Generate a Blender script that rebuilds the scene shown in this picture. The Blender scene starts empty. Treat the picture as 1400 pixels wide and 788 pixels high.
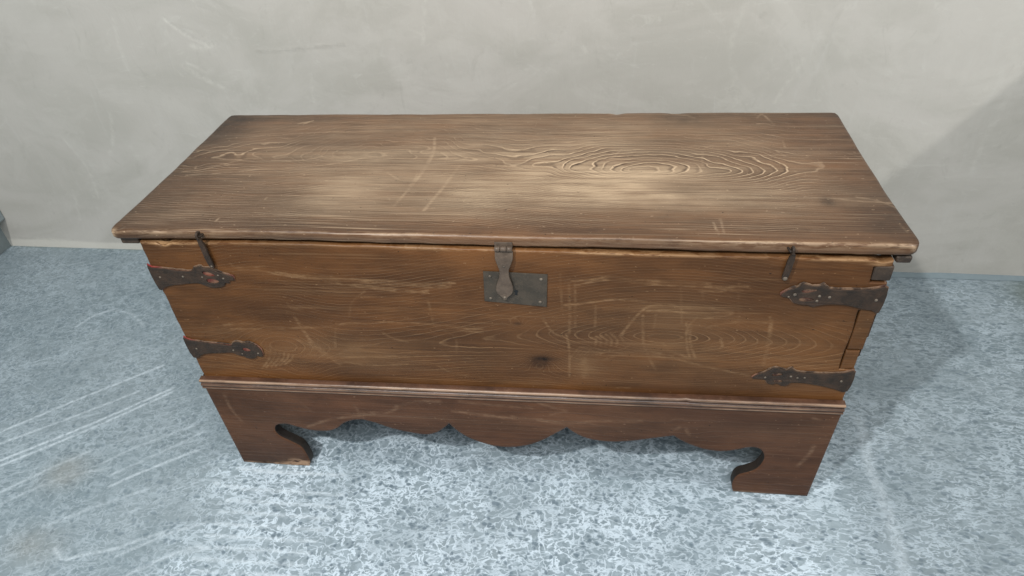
import bpy, bmesh, math
import numpy as np
from mathutils import Matrix, Vector
from mathutils import geometry

scene = bpy.context.scene

# ------------------------------------------------------------------ camera
cam_data = bpy.data.cameras.new('camera')
cam_data.sensor_width = 36.0
cam_data.angle = math.radians(73.934)
cam_data.clip_start = 0.05
cam_data.clip_end = 60
cam = bpy.data.objects.new('camera', cam_data)
scene.collection.objects.link(cam)
cam.matrix_world = Matrix((
    (0.992274, -0.026629, 0.121174, 0.8571),
    (0.112142, 0.610306, -0.784188, -0.9320),
    (-0.053071, 0.791718, 0.608577, 1.2422),
    (0, 0, 0, 1)))
scene.camera = cam

# ------------------------------------------------------------------ light: indoor lamps only
world = bpy.data.worlds.new('World')
scene.world = world
world.use_nodes = True
bg = world.node_tree.nodes['Background']
bg.inputs[0].default_value = (0.93, 0.97, 1.0, 1)
bg.inputs[1].default_value = 0.44


def area_lamp(name, loc, target, size, size_y, energy, colour):
    d = bpy.data.lights.new(name, 'AREA')
    d.shape = 'RECTANGLE'
    d.size, d.size_y, d.energy, d.color = size, size_y, energy, colour
    o = bpy.data.objects.new(name, d)
    scene.collection.objects.link(o)
    o.location = loc
    o.rotation_euler = (Vector(target) - Vector(loc)).to_track_quat('-Z', 'Y').to_euler()
    return o


# small hard lamp high on the left in front: throws the chest's shadow to the right
area_lamp('lamp_spot', (-0.30, -1.66, 2.85), (0.9, 0.2, 0.2), 0.09, 0.09, 64, (1.0, 0.98, 0.95))
# long ceiling fixture above and in front of the chest
area_lamp('lamp_ceiling', (0.95, -1.75, 2.45), (0.85, 0.15, 0.1), 1.7, 0.9, 38, (1.0, 1.0, 0.99))
# lamp far on the right, cut off low on the wall by the partition
area_lamp('lamp_right', (3.27, -0.35, 2.35), (1.2, 0.5, 0.5), 0.035, 0.035, 30, (1.0, 0.98, 0.94))

scene.view_settings.view_transform = 'Standard'
scene.view_settings.look = 'None'
scene.view_settings.exposure = 0.0
scene.view_settings.gamma = 1.0

# ------------------------------------------------------------------ marks measured on the place (metres in each surface's plane)
# (width in mm, strength, polyline)
FRONT_MARKS = [
    (1.5, 0.5, [(0.207,0.563),(0.214,0.555),(0.232,0.555),(0.271,0.557)]),
    (1.3, 0.45, [(0.219,0.549),(0.262,0.549),(0.298,0.539),(0.339,0.534),(0.377,0.531)]),
    (1.2, 0.5, [(0.289,0.545),(0.34,0.538),(0.392,0.533),(0.482,0.532),(0.546,0.528),(0.614,0.532)]),
    (1.2, 0.45, [(0.348,0.542),(0.427,0.534),(0.494,0.524),(0.596,0.526)]),
    (1.2, 0.5, [(0.376,0.526),(0.459,0.52),(0.509,0.514),(0.563,0.508)]),
    (1.3, 0.5, [(0.39,0.525),(0.458,0.515),(0.526,0.509),(0.564,0.513)]),
    (1.1, 0.4, [(0.364,0.532),(0.477,0.527),(0.579,0.52),(0.606,0.525)]),
    (2.5, 0.4, [(0.446,0.507),(0.425,0.489),(0.412,0.471),(0.406,0.448)]),
    (1.5, 0.4, [(0.443,0.494),(0.465,0.497)]),
    (1.6, 0.45, [(0.146,0.414),(0.197,0.419),(0.264,0.412),(0.351,0.418),(0.406,0.431),(0.49,0.436),(0.568,0.433),(0.62,0.426),(0.655,0.427)]),
    (1.6, 0.35, [(0.158,0.405),(0.251,0.409),(0.321,0.417)]),
    (2, 0.4, [(0.376,0.429),(0.366,0.395),(0.361,0.368)]),
    (4, 0.4, [(0.297,0.439),(0.305,0.411),(0.313,0.383),(0.328,0.349)]),
    (6, 0.42, [(0.312,0.378),(0.336,0.349),(0.36,0.323)]),
    (3, 0.3, [(0.283,0.386),(0.309,0.368),(0.349,0.34)]),
    (1.5, 0.4, [(0.303,0.343),(0.388,0.342),(0.476,0.349),(0.576,0.355),(0.631,0.35)]),
    (1.4, 0.3, [(0.362,0.331),(0.422,0.321),(0.499,0.33)]),
    (3, 0.25, [(0.561,0.49),(0.563,0.45),(0.567,0.428),(0.6,0.406),(0.599,0.363)]),
    (1.5, 0.35, [(0.576,0.442),(0.596,0.429),(0.619,0.421),(0.654,0.418)]),
    (2, 0.3, [(0.292,0.475),(0.296,0.462),(0.317,0.461)]),
    (2, 0.3, [(0.555,0.331),(0.59,0.308),(0.645,0.301)]),
    (2, 0.25, [(0.457,0.414),(0.48,0.396),(0.508,0.388)]),
    (1.2, 0.45, [(0.224,0.354),(0.214,0.328),(0.191,0.3)]),
    (1.2, 0.45, [(0.233,0.351),(0.223,0.328),(0.201,0.303)]),
    (1.2, 0.45, [(0.242,0.349),(0.233,0.329),(0.212,0.306)]),
    (1.2, 0.45, [(0.25,0.346),(0.243,0.329),(0.222,0.308)]),
    (1.2, 0.45, [(0.259,0.343),(0.252,0.33),(0.232,0.311)]),
    (1.2, 0.45, [(0.268,0.341),(0.262,0.33),(0.243,0.314)]),
    (3, 0.55, [(0.904,0.422),(0.919,0.449),(0.934,0.475),(0.952,0.493),(0.987,0.496),(1.003,0.493),(1.043,0.494)]),
    (1.6, 0.5, [(0.947,0.482),(0.985,0.484),(1.023,0.48),(1.091,0.485)]),
    (1.6, 0.5, [(1.04,0.494),(1.091,0.485),(1.074,0.475),(1.046,0.469)]),
    (3, 0.5, [(0.941,0.471),(0.944,0.428),(0.949,0.396),(0.961,0.364),(0.973,0.339)]),
    (2, 0.4, [(0.963,0.474),(0.962,0.442)]),
    (1.8, 0.5, [(1.026,0.447),(1.026,0.423),(1.031,0.401),(1.041,0.373)]),
    (2.5, 0.5, [(1.033,0.471),(1.02,0.445),(1.022,0.409),(1.031,0.373)]),
    (2, 0.45, [(1.013,0.381),(1.031,0.373)]),
    (1.6, 0.4, [(1.016,0.457),(1.026,0.423)]),
    (1.6, 0.45, [(1.049,0.446),(1.073,0.456),(1.104,0.463),(1.15,0.463)]),
    (1.6, 0.45, [(1.078,0.421),(1.083,0.403),(1.051,0.397)]),
    (4, 0.5, [(1.157,0.468),(1.161,0.42),(1.162,0.366)]),
    (1.5, 0.5, [(1.16,0.398),(1.16,0.366)]),
    (2, 0.25, [(1.153,0.476),(1.159,0.451)]),
    (3, 0.3, [(0.812,0.549),(0.814,0.479),(0.813,0.422)]),
    (2, 0.45, [(0.807,0.421),(0.813,0.385),(0.813,0.314)]),
    (1.6, 0.3, [(0.798,0.557),(0.8,0.479)]),
    (2, 0.25, [(0.823,0.537),(0.824,0.44)]),
    (2, 0.25, [(0.859,0.489),(0.859,0.442)]),
    (2, 0.25, [(0.998,0.543),(1.009,0.457)]),
    (2, 0.25, [(1.031,0.544),(1.039,0.509)]),
    (2, 0.2, [(1.092,0.546),(1.105,0.457)]),
    (1.6, 0.4, [(0.767,0.455),(0.783,0.425),(0.807,0.412)]),
    (1.8, 0.5, [(0.804,0.489),(0.846,0.496),(0.894,0.505),(0.945,0.503)]),
    (1.3, 0.45, [(0.807,0.541),(0.849,0.546),(0.88,0.554),(0.908,0.55),(0.967,0.546),(1.047,0.544)]),
    (1.3, 0.45, [(0.823,0.533),(0.871,0.546),(0.908,0.544),(0.98,0.538),(1.048,0.537),(1.1,0.531)]),
    (1.3, 0.4, [(0.943,0.543),(1.017,0.537),(1.108,0.54)]),
    (1.3, 0.35, [(1.03,0.528),(1.073,0.529)]),
    (2, 0.4, [(0.886,0.372),(0.954,0.376),(1.008,0.369),(1.056,0.355),(1.139,0.336)]),
    (1.5, 0.35, [(0.899,0.38),(0.953,0.385),(1.001,0.376)]),
    (1.6, 0.4, [(0.903,0.421),(0.915,0.406),(0.925,0.407),(0.912,0.39),(0.892,0.384)]),
    (1.6, 0.35, [(0.958,0.411),(0.978,0.409),(0.993,0.389),(1.013,0.381)]),
    (1.5, 0.3, [(0.876,0.36),(0.906,0.376)]),
    (1.8, 0.3, [(0.896,0.289),(0.928,0.291)]),
    (8, 0.22, [(0.839,0.367),(0.842,0.319)]),
    (1.1, 0.55, [(0.817,0.366),(0.831,0.388),(0.839,0.391)]),
    (1.1, 0.55, [(0.824,0.367),(0.838,0.388),(0.846,0.39)]),
    (1.1, 0.55, [(0.832,0.369),(0.846,0.387),(0.853,0.389)]),
    (1.1, 0.55, [(0.84,0.37),(0.853,0.386),(0.86,0.388)]),
    (1.1, 0.55, [(0.847,0.372),(0.861,0.386),(0.867,0.387)]),
    (1.1, 0.55, [(0.855,0.373),(0.868,0.385),(0.873,0.386)]),
    (1.1, 0.55, [(0.862,0.374),(0.876,0.385),(0.88,0.385)]),
    (1.1, 0.55, [(0.87,0.376),(0.883,0.384),(0.887,0.384)]),
    (1.1, 0.4, [(0.852,0.415),(0.861,0.41),(0.86,0.394)]),
    (1.1, 0.4, [(0.861,0.418),(0.87,0.411),(0.869,0.395)]),
    (1.1, 0.4, [(0.87,0.421),(0.88,0.411),(0.879,0.395)]),
    (1.1, 0.4, [(0.878,0.424),(0.889,0.412),(0.888,0.396)]),
    (1.1, 0.4, [(0.887,0.427),(0.899,0.412),(0.898,0.396)]),
]
LID_MARKS = [
    (3.5, 0.45, [(0.512,0.37),(0.522,0.318),(0.524,0.27),(0.518,0.209),(0.508,0.146),(0.497,0.088)]),
    (5, 0.35, [(0.524,0.295),(0.519,0.224),(0.509,0.166)]),
    (4, 0.42, [(0.587,0.245),(0.578,0.195),(0.568,0.139),(0.554,0.075)]),
    (2, 0.35, [(0.451,0.214),(0.484,0.185),(0.509,0.185),(0.51,0.209)]),
    (1.6, 0.6, [(1.217,0.36),(1.216,0.331)]),
    (2.5, 0.9, [(1.198,0.315),(1.204,0.303),(1.209,0.293)]),
    (2.5, 0.8, [(0.182,0.445),(0.197,0.453),(0.211,0.46)]),
    (3, 0.9, [(0.196,0.445),(0.204,0.453)]),
    (3, 0.7, [(0.865,0.498),(0.886,0.494),(0.905,0.498)]),
    (3, 0.5, [(1.186,0.468),(1.2,0.487),(1.214,0.435)]),
    (2, 0.5, [(1.181,0.439),(1.218,0.439)]),
    (3, 0.4, [(1.007,0.496),(1.037,0.485),(1.058,0.469)]),
    (2, 1, [(0.04,0.24),(0.043,0.23)]),
    (2, 0.6, [(0.097,0.247),(0.112,0.24)]),
    (1.6, 0.5, [(0.022,0.217),(0.065,0.227),(0.113,0.26),(0.147,0.273),(0.239,0.261),(0.294,0.281)]),
    (1.4, 0.45, [(0.038,0.202),(0.149,0.216),(0.191,0.226),(0.307,0.242),(0.388,0.278)]),
    (1.4, 0.4, [(0.046,0.369),(0.189,0.391),(0.351,0.406),(0.514,0.405)]),
    (1.2, 0.6, [(0.247,0.103),(0.247,0.111)]),
    (1.2, 0.6, [(0.186,0.028),(0.187,0.038)]),
    (1.5, 0.3, [(0.902,0.32),(0.881,0.279),(0.86,0.257)]),
    (3, 0.25, [(1.05,0.245),(1.061,0.321),(1.081,0.337)]),
    (1.6, 0.4, [(0.857,0.471),(0.919,0.44)]),
    (1.2, 0.35, [(0.655,0.302),(0.771,0.326)]),
    (1.6, 0.35, [(1.296,0.141),(1.328,0.13),(1.363,0.095)]),
    (2, 0.4, [(1.211,0.139),(1.258,0.136),(1.303,0.127),(1.349,0.123)]),
    (2, 0.3, [(1.339,0.056),(1.343,0.033)]),
    (1.5, 0.35, [(1.061,0.064),(1.061,0.02)]),
    (1.5, 0.35, [(1.048,0.052),(1.052,0.015)]),
]
APRON_MARKS = [
    (2.5, 0.5, [(0.252,0.138),(0.307,0.165),(0.374,0.181),(0.438,0.197),(0.478,0.225),(0.515,0.235),(0.555,0.237)]),
    (1.5, 0.5, [(0.375,0.189),(0.444,0.201),(0.463,0.22)]),
    (2, 0.35, [(0.09,0.228),(0.091,0.184),(0.102,0.146)]),
    (2, 0.3, [(0.255,0.213),(0.27,0.189)]),
    (3, 0.55, [(0.576,0.211),(0.635,0.204),(0.699,0.198),(0.757,0.199)]),
    (2, 0.3, [(0.594,0.24),(0.662,0.234),(0.739,0.231)]),
    (1.5, 0.4, [(0.37,0.214),(0.383,0.178)]),
    (3.5, 0.55, [(0.698,0.204),(0.746,0.197),(0.804,0.192),(0.871,0.202),(0.955,0.209)]),
    (2, 0.4, [(0.753,0.247),(0.781,0.235),(0.809,0.227),(0.776,0.214)]),
    (2, 0.45, [(1.042,0.195),(1.05,0.17)]),
    (5, 0.45, [(1.288,0.161),(1.284,0.135),(1.27,0.1)]),
    (2, 0.3, [(1.013,0.182),(1.03,0.197)]),
    (2, 0.3, [(1.271,0.24),(1.283,0.237)]),
]
FLOOR_MARKS = [
    (3, 0.6, [(-0.598,0.03),(-0.461,0.152),(-0.303,0.283)]),
    (2.5, 0.5, [(-0.571,-0.004),(-0.44,0.091),(-0.317,0.187)]),
    (3.5, 0.7, [(-0.533,-0.052),(-0.384,0.066),(-0.231,0.203)]),
    (2.5, 0.6, [(-0.522,-0.067),(-0.375,0.052),(-0.225,0.19)]),
    (2.5, 0.4, [(-0.468,-0.136),(-0.403,-0.075),(-0.328,-0.008)]),
    (2.5, 0.55, [(-0.22,-0.102),(-0.158,-0.053),(-0.065,0.011)]),
    (2, 0.3, [(-0.276,-0.041),(-0.216,0.013),(-0.104,0.089)]),
    (2, 0.3, [(-0.238,-0.073),(-0.176,-0.023),(-0.075,0.068)]),
    (2.5, 0.4, [(-0.117,-0.253),(-0.082,-0.228),(-0.03,-0.204)]),
    (2.5, 0.4, [(-0.061,-0.304),(-0.005,-0.263),(0.094,-0.206)]),
    (2, 0.35, [(-0.102,-0.263),(-0.02,-0.206),(0.046,-0.175)]),
    (2, 0.3, [(-0.444,-0.167),(-0.354,-0.092),(-0.25,-0.053)]),
    (2, 0.3, [(-0.305,-0.211),(-0.208,-0.149),(-0.129,-0.105)]),
    (5, 0.4, [(-0.657,0.426),(-0.634,0.478),(-0.589,0.507)]),
    (3, 0.3, [(-0.589,0.507),(-0.518,0.49),(-0.447,0.437)]),
    (3, 0.25, [(-0.796,0.314),(-0.763,0.363)]),
    (2, 0.3, [(-0.05,-0.297),(0.008,-0.257),(0.09,-0.231)]),
    (3, 0.5, [(-0.246,-0.258),(-0.214,-0.28),(-0.18,-0.269),(-0.112,-0.247)]),
    (14, 0.4, [(1.472,0.205),(1.457,0.069),(1.46,-0.022),(1.451,-0.179)]),
    (7, 0.35, [(1.471,0.172),(1.455,0.05),(1.452,-0.023)]),
    (5, 0.7, [(0.056,-0.033),(0.154,-0.036),(0.308,-0.033)]),
    (4, 0.5, [(0.022,-0.074),(0.052,-0.082),(0.085,-0.077)]),
    (4, 0.5, [(0.068,-0.086),(0.17,-0.084),(0.321,-0.085)]),
    (4, 0.5, [(0.067,-0.117),(0.167,-0.115),(0.316,-0.115)]),
    (4, 0.5, [(0.066,-0.146),(0.165,-0.144),(0.311,-0.144)]),
    (4, 0.5, [(0.064,-0.175),(0.162,-0.173),(0.307,-0.172)]),
    (4, 0.5, [(0.063,-0.203),(0.159,-0.201),(0.302,-0.199)]),
    (4, 0.5, [(0.062,-0.23),(0.157,-0.227),(0.297,-0.226)]),
    (4, 0.5, [(0.061,-0.256),(0.155,-0.254),(0.293,-0.252)]),
    (4, 0.5, [(0.06,-0.282),(0.152,-0.279),(0.289,-0.277)]),
]
WALL_MARKS = [
    (5, -0.5, [(-0.055,0.669),(0.039,0.674),(0.184,0.684)]),
    (3, -0.3, [(-0.062,0.669),(0.007,0.668)]),
    (6, 0.5, [(-0.298,0.757),(-0.26,0.72),(-0.197,0.686)]),
    (10, 0.4, [(-0.246,0.687),(-0.221,0.679),(-0.181,0.69)]),
    (9, 0.35, [(-0.289,0.631),(-0.25,0.6),(-0.188,0.568)]),
    (6, 0.3, [(-0.278,0.641),(-0.223,0.614)]),
    (3, 0.3, [(-0.446,0.761),(-0.458,0.693),(-0.465,0.622)]),
    (3, 0.4, [(0.416,0.791),(0.409,0.738),(0.398,0.683)]),
    (4, 0.3, [(-0.198,0.803),(-0.193,0.789)]),
    (3, 0.3, [(0.074,0.608),(0.065,0.525)]),
    (4, 0.35, [(-0.573,0.503),(-0.603,0.41),(-0.638,0.361)]),
    (4, 0.3, [(-0.769,0.409),(-0.737,0.309),(-0.748,0.204)]),
    (3, -0.3, [(-0.555,0.337),(-0.569,0.291)]),
    (3, -0.25, [(-0.461,0.434),(-0.442,0.411)]),
    (4, 0.3, [(0.369,0.724),(0.404,0.706)]),
    (3, -0.3, [(0.844,0.66),(0.854,0.623)]),
    (3, 0.5, [(0.812,0.671),(0.818,0.66)]),
    (3, -0.4, [(1.23,0.739),(1.239,0.746)]),
    (3, 0.3, [(1.35,0.637),(1.331,0.601),(1.301,0.525)]),
    (10, 0.2, [(1.195,0.776),(1.172,0.674),(1.211,0.525)]),
    (8, 0.2, [(1.847,0.58),(1.827,0.448),(1.827,0.345)]),
    (3, -0.3, [(1.788,0.438),(1.802,0.448)]),
    (3, -0.3, [(1.75,0.366),(1.759,0.376)]),
    (6, 0.25, [(-0.827,0.229),(-0.855,0.117)]),
    (3, -0.4, [(-1.119,0.036),(-1.036,0.033),(-0.924,0.033)]),
    (4, 0.3, [(0.681,0.786),(0.689,0.752)]),
]

# ------------------------------------------------------------------ numpy helpers
def vnoise(x, y, seed=0):
    rs = np.random.RandomState(seed)
    tab = rs.rand(256, 256) * 2 - 1
    xi, yi = np.floor(x).astype(int), np.floor(y).astype(int)
    fx, fy = x - xi, y - yi
    fx, fy = fx * fx * (3 - 2 * fx), fy * fy * (3 - 2 * fy)
    g = lambda a, b: tab[a % 256, b % 256]
    return ((g(xi, yi) * (1 - fx) + g(xi + 1, yi) * fx) * (1 - fy)
            + (g(xi, yi + 1) * (1 - fx) + g(xi + 1, yi + 1) * fx) * fy)


def fbm(x, y, seed=0, n=3):
    s, a = 0, 1.0
    for k in range(n):
        s = s + a * vnoise(x * 2 ** k + 17.3 * k, y * 2 ** k + 5.1 * k, seed + k)
        a *= 0.5
    return s


def smooth(pts, n=6, closed=False):
    P = [np.array(p, float) for p in pts]
    out = []
    m = len(P)
    for i in range(m if closed else m - 1):
        if closed:
            a, b, c, d = P[i - 1], P[i], P[(i + 1) % m], P[(i + 2) % m]
        else:
            a, b, c, d = P[max(i - 1, 0)], P[i], P[i + 1], P[min(i + 2, m - 1)]
        for k in range(n):
            t = k / n
            out.append(0.5 * (2 * b + (c - a) * t + (2 * a - 5 * b + 4 * c - d) * t * t + (3 * b - a - 3 * c + d) * t ** 3))
    if not closed:
        out.append(P[-1])
    return out


def mark_field(X, Y, marks, min_w=0.0016):
    out = np.zeros(X.shape)
    for w, s, pts in marks:
        hw = max(w * 0.0005, min_w * 0.5)
        pts = smooth(pts, 5) if len(pts) > 2 else [np.array(p) for p in pts]
        xs = [p[0] for p in pts]
        ys = [p[1] for p in pts]
        pad = hw * 3
        idx = np.nonzero((X > min(xs) - pad) & (X < max(xs) + pad) & (Y > min(ys) - pad) & (Y < max(ys) + pad))[0]
        if not len(idx):
            continue
        x, y = X[idx], Y[idx]
        d = np.full(x.shape, 1e9)
        for a, b in zip(pts[:-1], pts[1:]):
            v = np.array(b) - np.array(a)
            L = max(v @ v, 1e-12)
            t = np.clip(((x - a[0]) * v[0] + (y - a[1]) * v[1]) / L, 0, 1)
            d = np.minimum(d, np.hypot(x - a[0] - t * v[0], y - a[1] - t * v[1]))
        m = 0.9 * s * np.clip(1.35 - 0.55 * d / hw, 0, 1)
        cur = out[idx]
        out[idx] = np.where(np.abs(m) > np.abs(cur), m, cur)
    return out


def gauss(X, Y, cx, cy, rx, ry):
    return np.exp(-((X - cx) / rx) ** 2 - ((Y - cy) / ry) ** 2)


def make_mesh(name, verts, faces, smooth_shade=True):
    me = bpy.data.meshes.new(name)
    if isinstance(faces, np.ndarray):
        n = len(faces)
        k = faces.shape[1]
        me.vertices.add(len(verts))
        me.vertices.foreach_set('co', np.asarray(verts, np.float32).ravel())
        me.loops.add(n * k)
        me.loops.foreach_set('vertex_index', faces.astype(np.int32).ravel())
        me.polygons.add(n)
        me.polygons.foreach_set('loop_start', np.arange(0, n * k, k, dtype=np.int32))
        me.update(calc_edges=True)
    else:
        me.from_pydata([tuple(v) for v in verts], [], faces)
    me.validate()
    me.update()
    if smooth_shade:
        me.polygons.foreach_set('use_smooth', np.ones(len(me.polygons), bool))
    return me


def attr(me, name, vals):
    a = me.attributes.new(name, 'FLOAT', 'POINT')
    a.data.foreach_set('value', np.asarray(vals, np.float32))


def link(name, me, mat, parent=None):
    o = bpy.data.objects.new(name, me)
    scene.collection.objects.link(o)
    if mat is not None and not me.materials:
        me.materials.append(mat)
    if parent is not None:
        o.parent = parent
    return o


def lines(a, b, step, edge):
    """grid lines from a to b with extra fine ones at both ends"""
    e = np.array(edge)
    n = max(2, int(round((b - a - 2 * e[-1]) / step)))
    mid = np.linspace(a + e[-1], b - e[-1], n + 1)
    return np.concatenate([a + e[:-1], mid, (b - e[:-1])[::-1]])


def grid_slab(U, V, thick, r_edge, keep=None, corner=0.0):
    """slab in (u, v, h): face at h=0 with rounded edges, boundary walls back to h=-thick.
    returns verts (u,v,h) and quads"""
    nu, nv = len(U), len(V)
    uu, vv = np.meshgrid(U, V, indexing='ij')
    u, v = uu.ravel().copy(), vv.ravel().copy()
    u0, u1, v0, v1 = U[0], U[-1], V[0], V[-1]
    e = np.minimum(np.minimum(u - u0, u1 - u), np.minimum(v - v0, v1 - v))
    h = np.where(e < r_edge, -(r_edge - np.sqrt(np.maximum(r_edge ** 2 - (r_edge - e) ** 2, 0))), 0.0)
    if corner:
        for cu, su in ((u0, 1), (u1, -1)):
            for cv, sv in ((v0, 1), (v1, -1)):
                a = corner - (u - cu) * su
                b = corner - (v - cv) * sv
                m = (a > 0) & (b > 0)
                a2 = a * np.sqrt(np.maximum(1 - b ** 2 / (2 * corner ** 2), 0))
                b2 = b * np.sqrt(np.maximum(1 - a ** 2 / (2 * corner ** 2), 0))
                u = np.where(m, cu + su * (corner - a2), u)
                v = np.where(m, cv + sv * (corner - b2), v)
    i, j = np.meshgrid(np.arange(nu - 1), np.arange(nv - 1), indexing='ij')
    i, j = i.ravel(), j.ravel()
    if keep is not None:
        cu = (U[i] + U[i + 1]) / 2
        cv = (V[j] + V[j + 1]) / 2
        k = keep(cu, cv)
        i, j = i[k], j[k]
    a = i * nv + j
    q = np.stack([a, a + nv, a + nv + 1, a + 1], 1)
    ed = np.concatenate([q[:, [0, 1]], q[:, [1, 2]], q[:, [2, 3]], q[:, [3, 0]]])
    N = nu * nv
    key = np.minimum(ed[:, 0], ed[:, 1]) * N + np.maximum(ed[:, 0], ed[:, 1])
    uniq, inv, cnt = np.unique(key, return_inverse=True, return_counts=True)
    be = ed[cnt[inv] == 1]
    bv = np.unique(be)
    verts = np.stack([u, v, h], 1)
    cuu, cvv = (u0 + u1) / 2, (v0 + v1) / 2
    last = {x: x for x in bv}
    allv = [verts]
    faces = [q]
    base = N
    rb = min(0.004, thick * 0.2)
    prev = np.arange(N)
    for hh, inset in ((-(thick - rb), 0), (-(thick - rb * .3), rb * .3), (-thick, rb), (-thick - 1e-5, 0.012)):
        nvx = verts[bv].copy()
        su = np.where(nvx[:, 0] < u0 + 0.03, 1, np.where(nvx[:, 0] > u1 - 0.03, -1, 0))
        sv = np.where(nvx[:, 1] < v0 + 0.03, 1, np.where(nvx[:, 1] > v1 - 0.03, -1, 0))
        nvx[:, 0] += su * inset
        nvx[:, 1] += sv * inset
        nvx[:, 2] = hh
        allv.append(nvx)
        cur = prev.copy()
        cur[bv] = base + np.arange(len(bv))
        faces.append(np.stack([be[:, 0], be[:, 1], be[:, 1], be[:, 0]], 1))
        faces[-1] = np.stack([prev[be[:, 1]], prev[be[:, 0]], cur[be[:, 0]], cur[be[:, 1]]], 1)
        prev = cur
        base += len(bv)
    verts = np.concatenate(allv)
    quads = np.concatenate(faces)
    used = np.unique(quads)
    remap = np.full(len(verts), -1)
    remap[used] = np.arange(len(used))
    return verts[used], remap[quads]


def close_back(me):
    bm = bmesh.new()
    bm.from_mesh(me)
    be = [e for e in bm.edges if e.is_boundary]
    if be:
        bmesh.ops.holes_fill(bm, edges=be, sides=0)
    bmesh.ops.recalc_face_normals(bm, faces=bm.faces)
    bm.to_mesh(me)
    bm.free()
    return me


def box(x0, x1, y0, y1, z0, z1, bevel=0.002, seg=2, jitter=0.0, seed=0, name='box'):
    bm = bmesh.new()
    bmesh.ops.create_cube(bm, size=1)
    for v in bm.verts:
        v.co = Vector(((x0 + x1) / 2 + v.co.x * (x1 - x0), (y0 + y1) / 2 + v.co.y * (y1 - y0), (z0 + z1) / 2 + v.co.z * (z1 - z0)))
    if jitter:
        rs = np.random.RandomState(seed)
        for v in bm.verts:
            v.co += Vector(rs.uniform(-jitter, jitter, 3))
    if bevel:
        bmesh.ops.bevel(bm, geom=bm.edges[:], offset=bevel, segments=seg, affect='EDGES', profile=0.6)
    me = bpy.data.meshes.new(name)
    bm.to_mesh(me)
    bm.free()
    return me


def plate(polys, y_front, thick, bevel=0.0006, name='plate'):
    """flat plate in the x-z plane from outline polygons (first outer, others holes)"""
    cu = bpy.data.curves.new('outline', 'CURVE')
    cu.dimensions = '2D'
    cu.fill_mode = 'BOTH'
    for poly in polys:
        s = cu.splines.new('POLY')
        s.points.add(len(poly) - 1)
        for p, q in zip(s.points, poly):
            p.co = (q[0], q[1], 0, 1)
        s.use_cyclic_u = True
    cu.extrude = max(thick / 2 - bevel, 0.0001)
    cu.bevel_depth = bevel
    cu.bevel_resolution = 1
    cu.offset = -bevel
    ob = bpy.data.objects.new('outline', cu)
    scene.collection.objects.link(ob)
    dg = bpy.context.evaluated_depsgraph_get()
    me = bpy.data.meshes.new_from_object(ob.evaluated_get(dg))
    bpy.data.objects.remove(ob)
    bpy.data.curves.remove(cu)
    for v in me.vertices:
        x, y, z = v.co
        v.co = (x, y_front + thick / 2 - z, y)
    me.name = name
    me.materials.clear()
    return me


def lathe(profile, n=16, axis='y', loc=(0, 0, 0), name='lathe'):
    """profile [(r, h)], h grows towards the viewer (-y)"""
    V, F = [], []
    for r, h in profile:
        for k in range(n):
            a = 2 * math.pi * k / n
            if axis == 'y':
                V.append((loc[0] + r * math.cos(a), loc[1] - h, loc[2] + r * math.sin(a)))
            else:
                V.append((loc[0] + h, loc[1] + r * math.cos(a), loc[2] + r * math.sin(a)))
    m = len(profile)
    for i in range(m - 1):
        for k in range(n):
            a, b = i * n + k, i * n + (k + 1) % n
            F.append((a, b, b + n, a + n))
    F.append(tuple(range((m - 1) * n, m * n)))
    F.append(tuple(range(n))[::-1])
    return make_mesh(name, V, F)


def tube(pts, r, n=10, name='tube'):
    pts = [Vector(p) for p in pts]
    V, F = [], []
    up = Vector((0.13, 0.2, 1)).normalized()
    for i, p in enumerate(pts):
        t = (pts[min(i + 1, len(pts) - 1)] - pts[max(i - 1, 0)]).normalized()
        s = t.cross(up)
        if s.length < 1e-3:
            s = t.cross(Vector((1, 0, 0)))
        s.normalize()
        w = s.cross(t)
        rr = r[i] if isinstance(r, (list, tuple)) else r
        for k in range(n):
            a = 2 * math.pi * k / n
            V.append(p + (s * math.cos(a) + w * math.sin(a)) * rr)
    for i in range(len(pts) - 1):
        for k in range(n):
            a, b = i * n + k, i * n + (k + 1) % n
            F.append((a, a + n, b + n, b))
    F.append(tuple(range(n)))
    F.append(tuple(range((len(pts) - 1) * n, len(pts) * n))[::-1])
    return make_mesh(name, V, F)


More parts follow.
